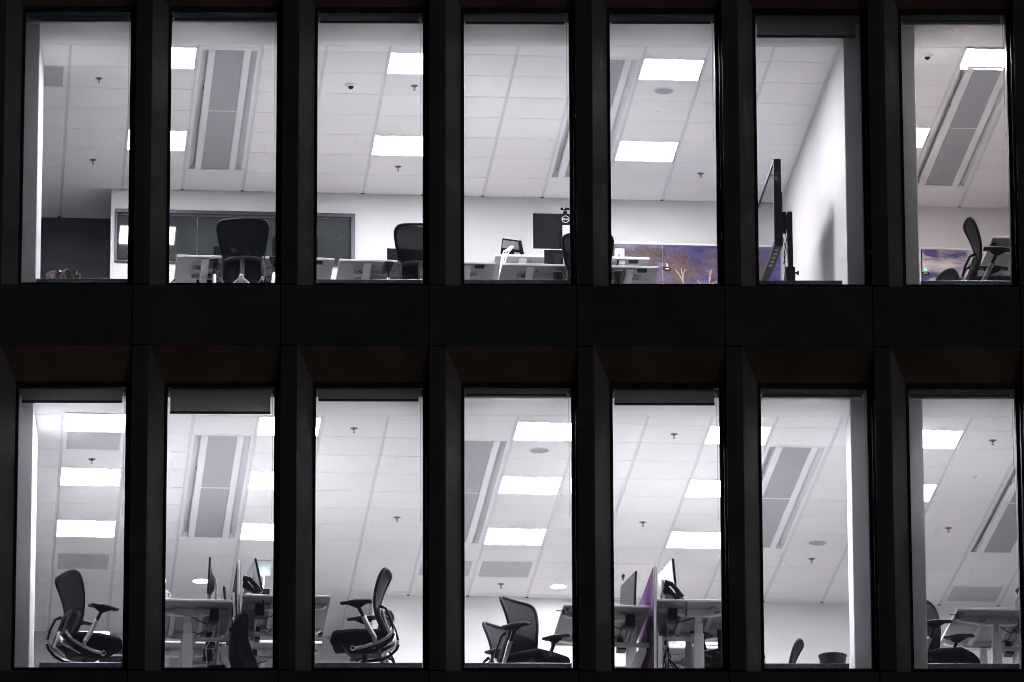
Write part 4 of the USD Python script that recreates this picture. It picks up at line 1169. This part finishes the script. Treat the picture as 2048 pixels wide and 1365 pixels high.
# edge-lit sign hanging far back
c = uv('l', 1.46, 8.2)
t = thing('hanging_sign', 'edge-lit pale blue hanging sign at the right of the lower second window', 'sign', (c[0], c[1], wl['ce']), AL)
pbr('sign_acrylic', (0.50, 0.66, 0.72), 0.4, 0, .3)
mb().box((-.055, -.003, -.16), (.075, .003, -.05), .001).build('plate', 'sign_acrylic', t)
mb().box((.0, -.006, -.075), (.018, -.0035, -.17), .001).tube([(.01, -.006, -.17), (.012, -.006, -.23), (-.004, -.006, -.32)], .006, 6).build('light_strip', 'sign_light', t)
mb().box((-.06, -.012, -.05), (.08, .012, .0), .002).build('mount', 'alu', t)

# coat hanging at the desk end
t = thing('coat', 'black coat hanging in folds from the desk end, lower second window', 'coat', (-1.20, .43, wl['fl'] - .075), 0)
v_, q = [], []
nz, nx = 26, 34
for i in range(nz):
    s = i / (nz - 1)
    z_ = .71 - .66 * s
    cl = -.05 + .06 * s + (-.06 * math.sin(min(s * 3.2, 3.14)) if s < .98 else 0)
    wid = .075 + .12 * min(1, s * 1.6) - .02 * s
    for j in range(nx):
        a = 2 * math.pi * j / nx
        fold = .016 * math.sin(5 * a + 3 * s) * s ** .5 + .010 * math.sin(9 * a - 5 * s)
        v_.append((cl + (wid * .62 + fold) * math.cos(a) + .02 * s, -.01 + (.035 + .05 * s + fold) * math.sin(a), z_))
for i in range(nz - 1):
    for j in range(nx):
        q.append([i * nx + j, (i + 1) * nx + j, (i + 1) * nx + (j + 1) % nx, i * nx + (j + 1) % nx])
mb().add(v_, q).build('body', 'coat_black', t, 60)
fl = mb()
v_ = [(-.055, -.07, .70), (-.10, -.075, .63), (-.175, -.05, .555), (-.135, -.06, .52), (-.06, -.075, .40), (.0, -.08, .26), (.015, -.085, .45), (-.01, -.085, .62)]
fl.add(v_, [[0, 1, 3], [1, 2, 3], [0, 3, 7], [3, 4, 6], [3, 6, 7], [4, 5, 6]])
fl.add([(x, y + .008, z_) for x, y, z_ in v_], [[0, 3, 1], [1, 3, 2], [0, 7, 3], [3, 6, 4], [3, 7, 6], [4, 6, 5]])
fl.build('lapel', 'coat_black', t)
mb().tube([(-.04, 0, .70), (-.045, .01, .74), (-.04, .02, .76)], .006, 6).build('loop', 'coat_black', t)
# cables under the second-window desks
t = thing('cable_bundle', 'tangle of black cables under the desks of the lower second window', 'cables', (-1.43, .95, wl['fl']), 0)
cr = np.random.default_rng(3)
for k in range(9):
    x, y, z_ = cr.uniform(-.12, .14), cr.uniform(-.05, .1), cr.uniform(.42, .62)
    pts = [(x + cr.normal(0, .02), y, z_)]
    for s in range(8):
        pts.append((np.clip(pts[-1][0] + cr.normal(0, .035), -.16, .16), pts[-1][1] + cr.normal(0, .02), pts[-1][2] - .06))
    mb().tube(pts, .005, 5).build('cable', 'bezel_black' if k % 3 else 'cable_white', t, 60)
mb().hull([(-.12, 0, .27, .03), (.0, 0, .28, .025), (-.10, 0, .16, .035)], 1).build('plug_block', 'bezel_black', t, 40)
t = thing('cable_bundle', 'black cables dangling under the desk of the lower fifth window', 'cables', (2.665, .95, wl['fl']), 0)
for k in range(6):
    pts = [(cr.uniform(-.03, .05), cr.uniform(-.05, .1), .58)]
    for s in range(8):
        pts.append((pts[-1][0] + cr.normal(.004, .02), pts[-1][1] + cr.normal(0, .02), pts[-1][2] - .06))
    mb().tube(pts, .005, 5).build('cable', 'bezel_black', t, 60)
mb().tube([(.02, 0, .36), (.08, .02, .30), (.18, .03, .20), (.22, .03, .12)], .011, 6).build('hose', 'bezel_black', t, 60)

# low cabinet and wall foot in the deep left bay
c = uv('l', -1.1, 11.6)
t = thing('low_cabinet', 'low white cabinet behind the chair in the lower first window', 'cabinet', (-3.02, 3.05, wl['fl']), AL)
mb().box((0, 0, .02), (.46, .45, 1.19), .006).build('carcass', 'cabinet', t)
mb().box((.01, -.012, .03), (.225, -.001, 1.17), .003).build('door', 'cabinet', t)
mb().box((.235, -.012, .03), (.45, -.001, 1.17), .003).build('door', 'cabinet', t)
t = thing('low_cabinet', 'white storage cabinet under the far desk, lower fifth window', 'cabinet', (2.85, 3.0, wl['fl']), AL)
mb().box((0, 0, .02), (.80, .45, 1.05), .006).build('carcass', 'cabinet', t)
mb().box((-.01, -.02, 1.05), (.81, .46, 1.075), .003).build('top', 'desk_white', t)
mb().box((.01, -.012, .03), (.395, -.001, 1.04), .003).build('door', 'cabinet', t)
mb().box((.405, -.012, .03), (.79, -.001, 1.04), .003).build('door', 'cabinet', t)
# round stool beside the lower-left chair
t = thing('pouf', 'low grey rounded pouf beyond the chair of the lower first window', 'pouf', (-2.42, 1.55, wl['fl']), 0)
mb().lathe([(.0001, .005), (.17, .005), (.18, .03), (.18, .50), (.165, .565), (.12, .60), (.0001, .605)], n=32).build('body', 'grey_fabric', t, 40)
mb().lathe([(.181, .49), (.185, .50), (.181, .51)], n=32).build('seam', 'grey_plastic', t, 40)
# bowl in the sixth window
t = thing('bowl', 'wide dark bowl on the ledge of the lower sixth window', 'bowl', (4.172, .50, wl['fl']), 0)
mb().lathe([(.0001, .17), (.10, .17), (.118, .20), (.128, .268), (.132, .272), (.128, .276), (.112, .272), (.10, .20), (.0001, .19)], n=40).build('shell', 'bowl_clay', t, 40)
mb().lathe([(.127, .262), (.134, .268), (.135, .276), (.127, .280), (.118, .274)], n=40).build('rim', 'bowl_dark', t, 40)
mb().lathe([(.0001, .003), (.10, .003), (.09, .02), (.03, .03), (.03, .15), (.09, .1695), (.0001, .1698)], n=28).build('stand', 'bowl_dark', t, 40)
# rod on the desk end of windows four and seven
for x, y, lab in ((1.70, .70, 'thin black rod sticking out from the desk, lower fourth window'), (5.344, .82, 'thin black rod sticking out from the desk, lower last window')):
    t = thing('headset_hook', lab, 'hook', (x, y, wl['fl'] + .755), AL, 'hooks on the desk edges')
    mb().tube([(-.06, 0, 0), (.05, 0, 0)], .005, 6).build('rod', 'bezel_black', t, 40)
    mb().box((.02, -.02, -.015), (.06, .02, .018), .004).build('bracket', 'grey_plastic', t)
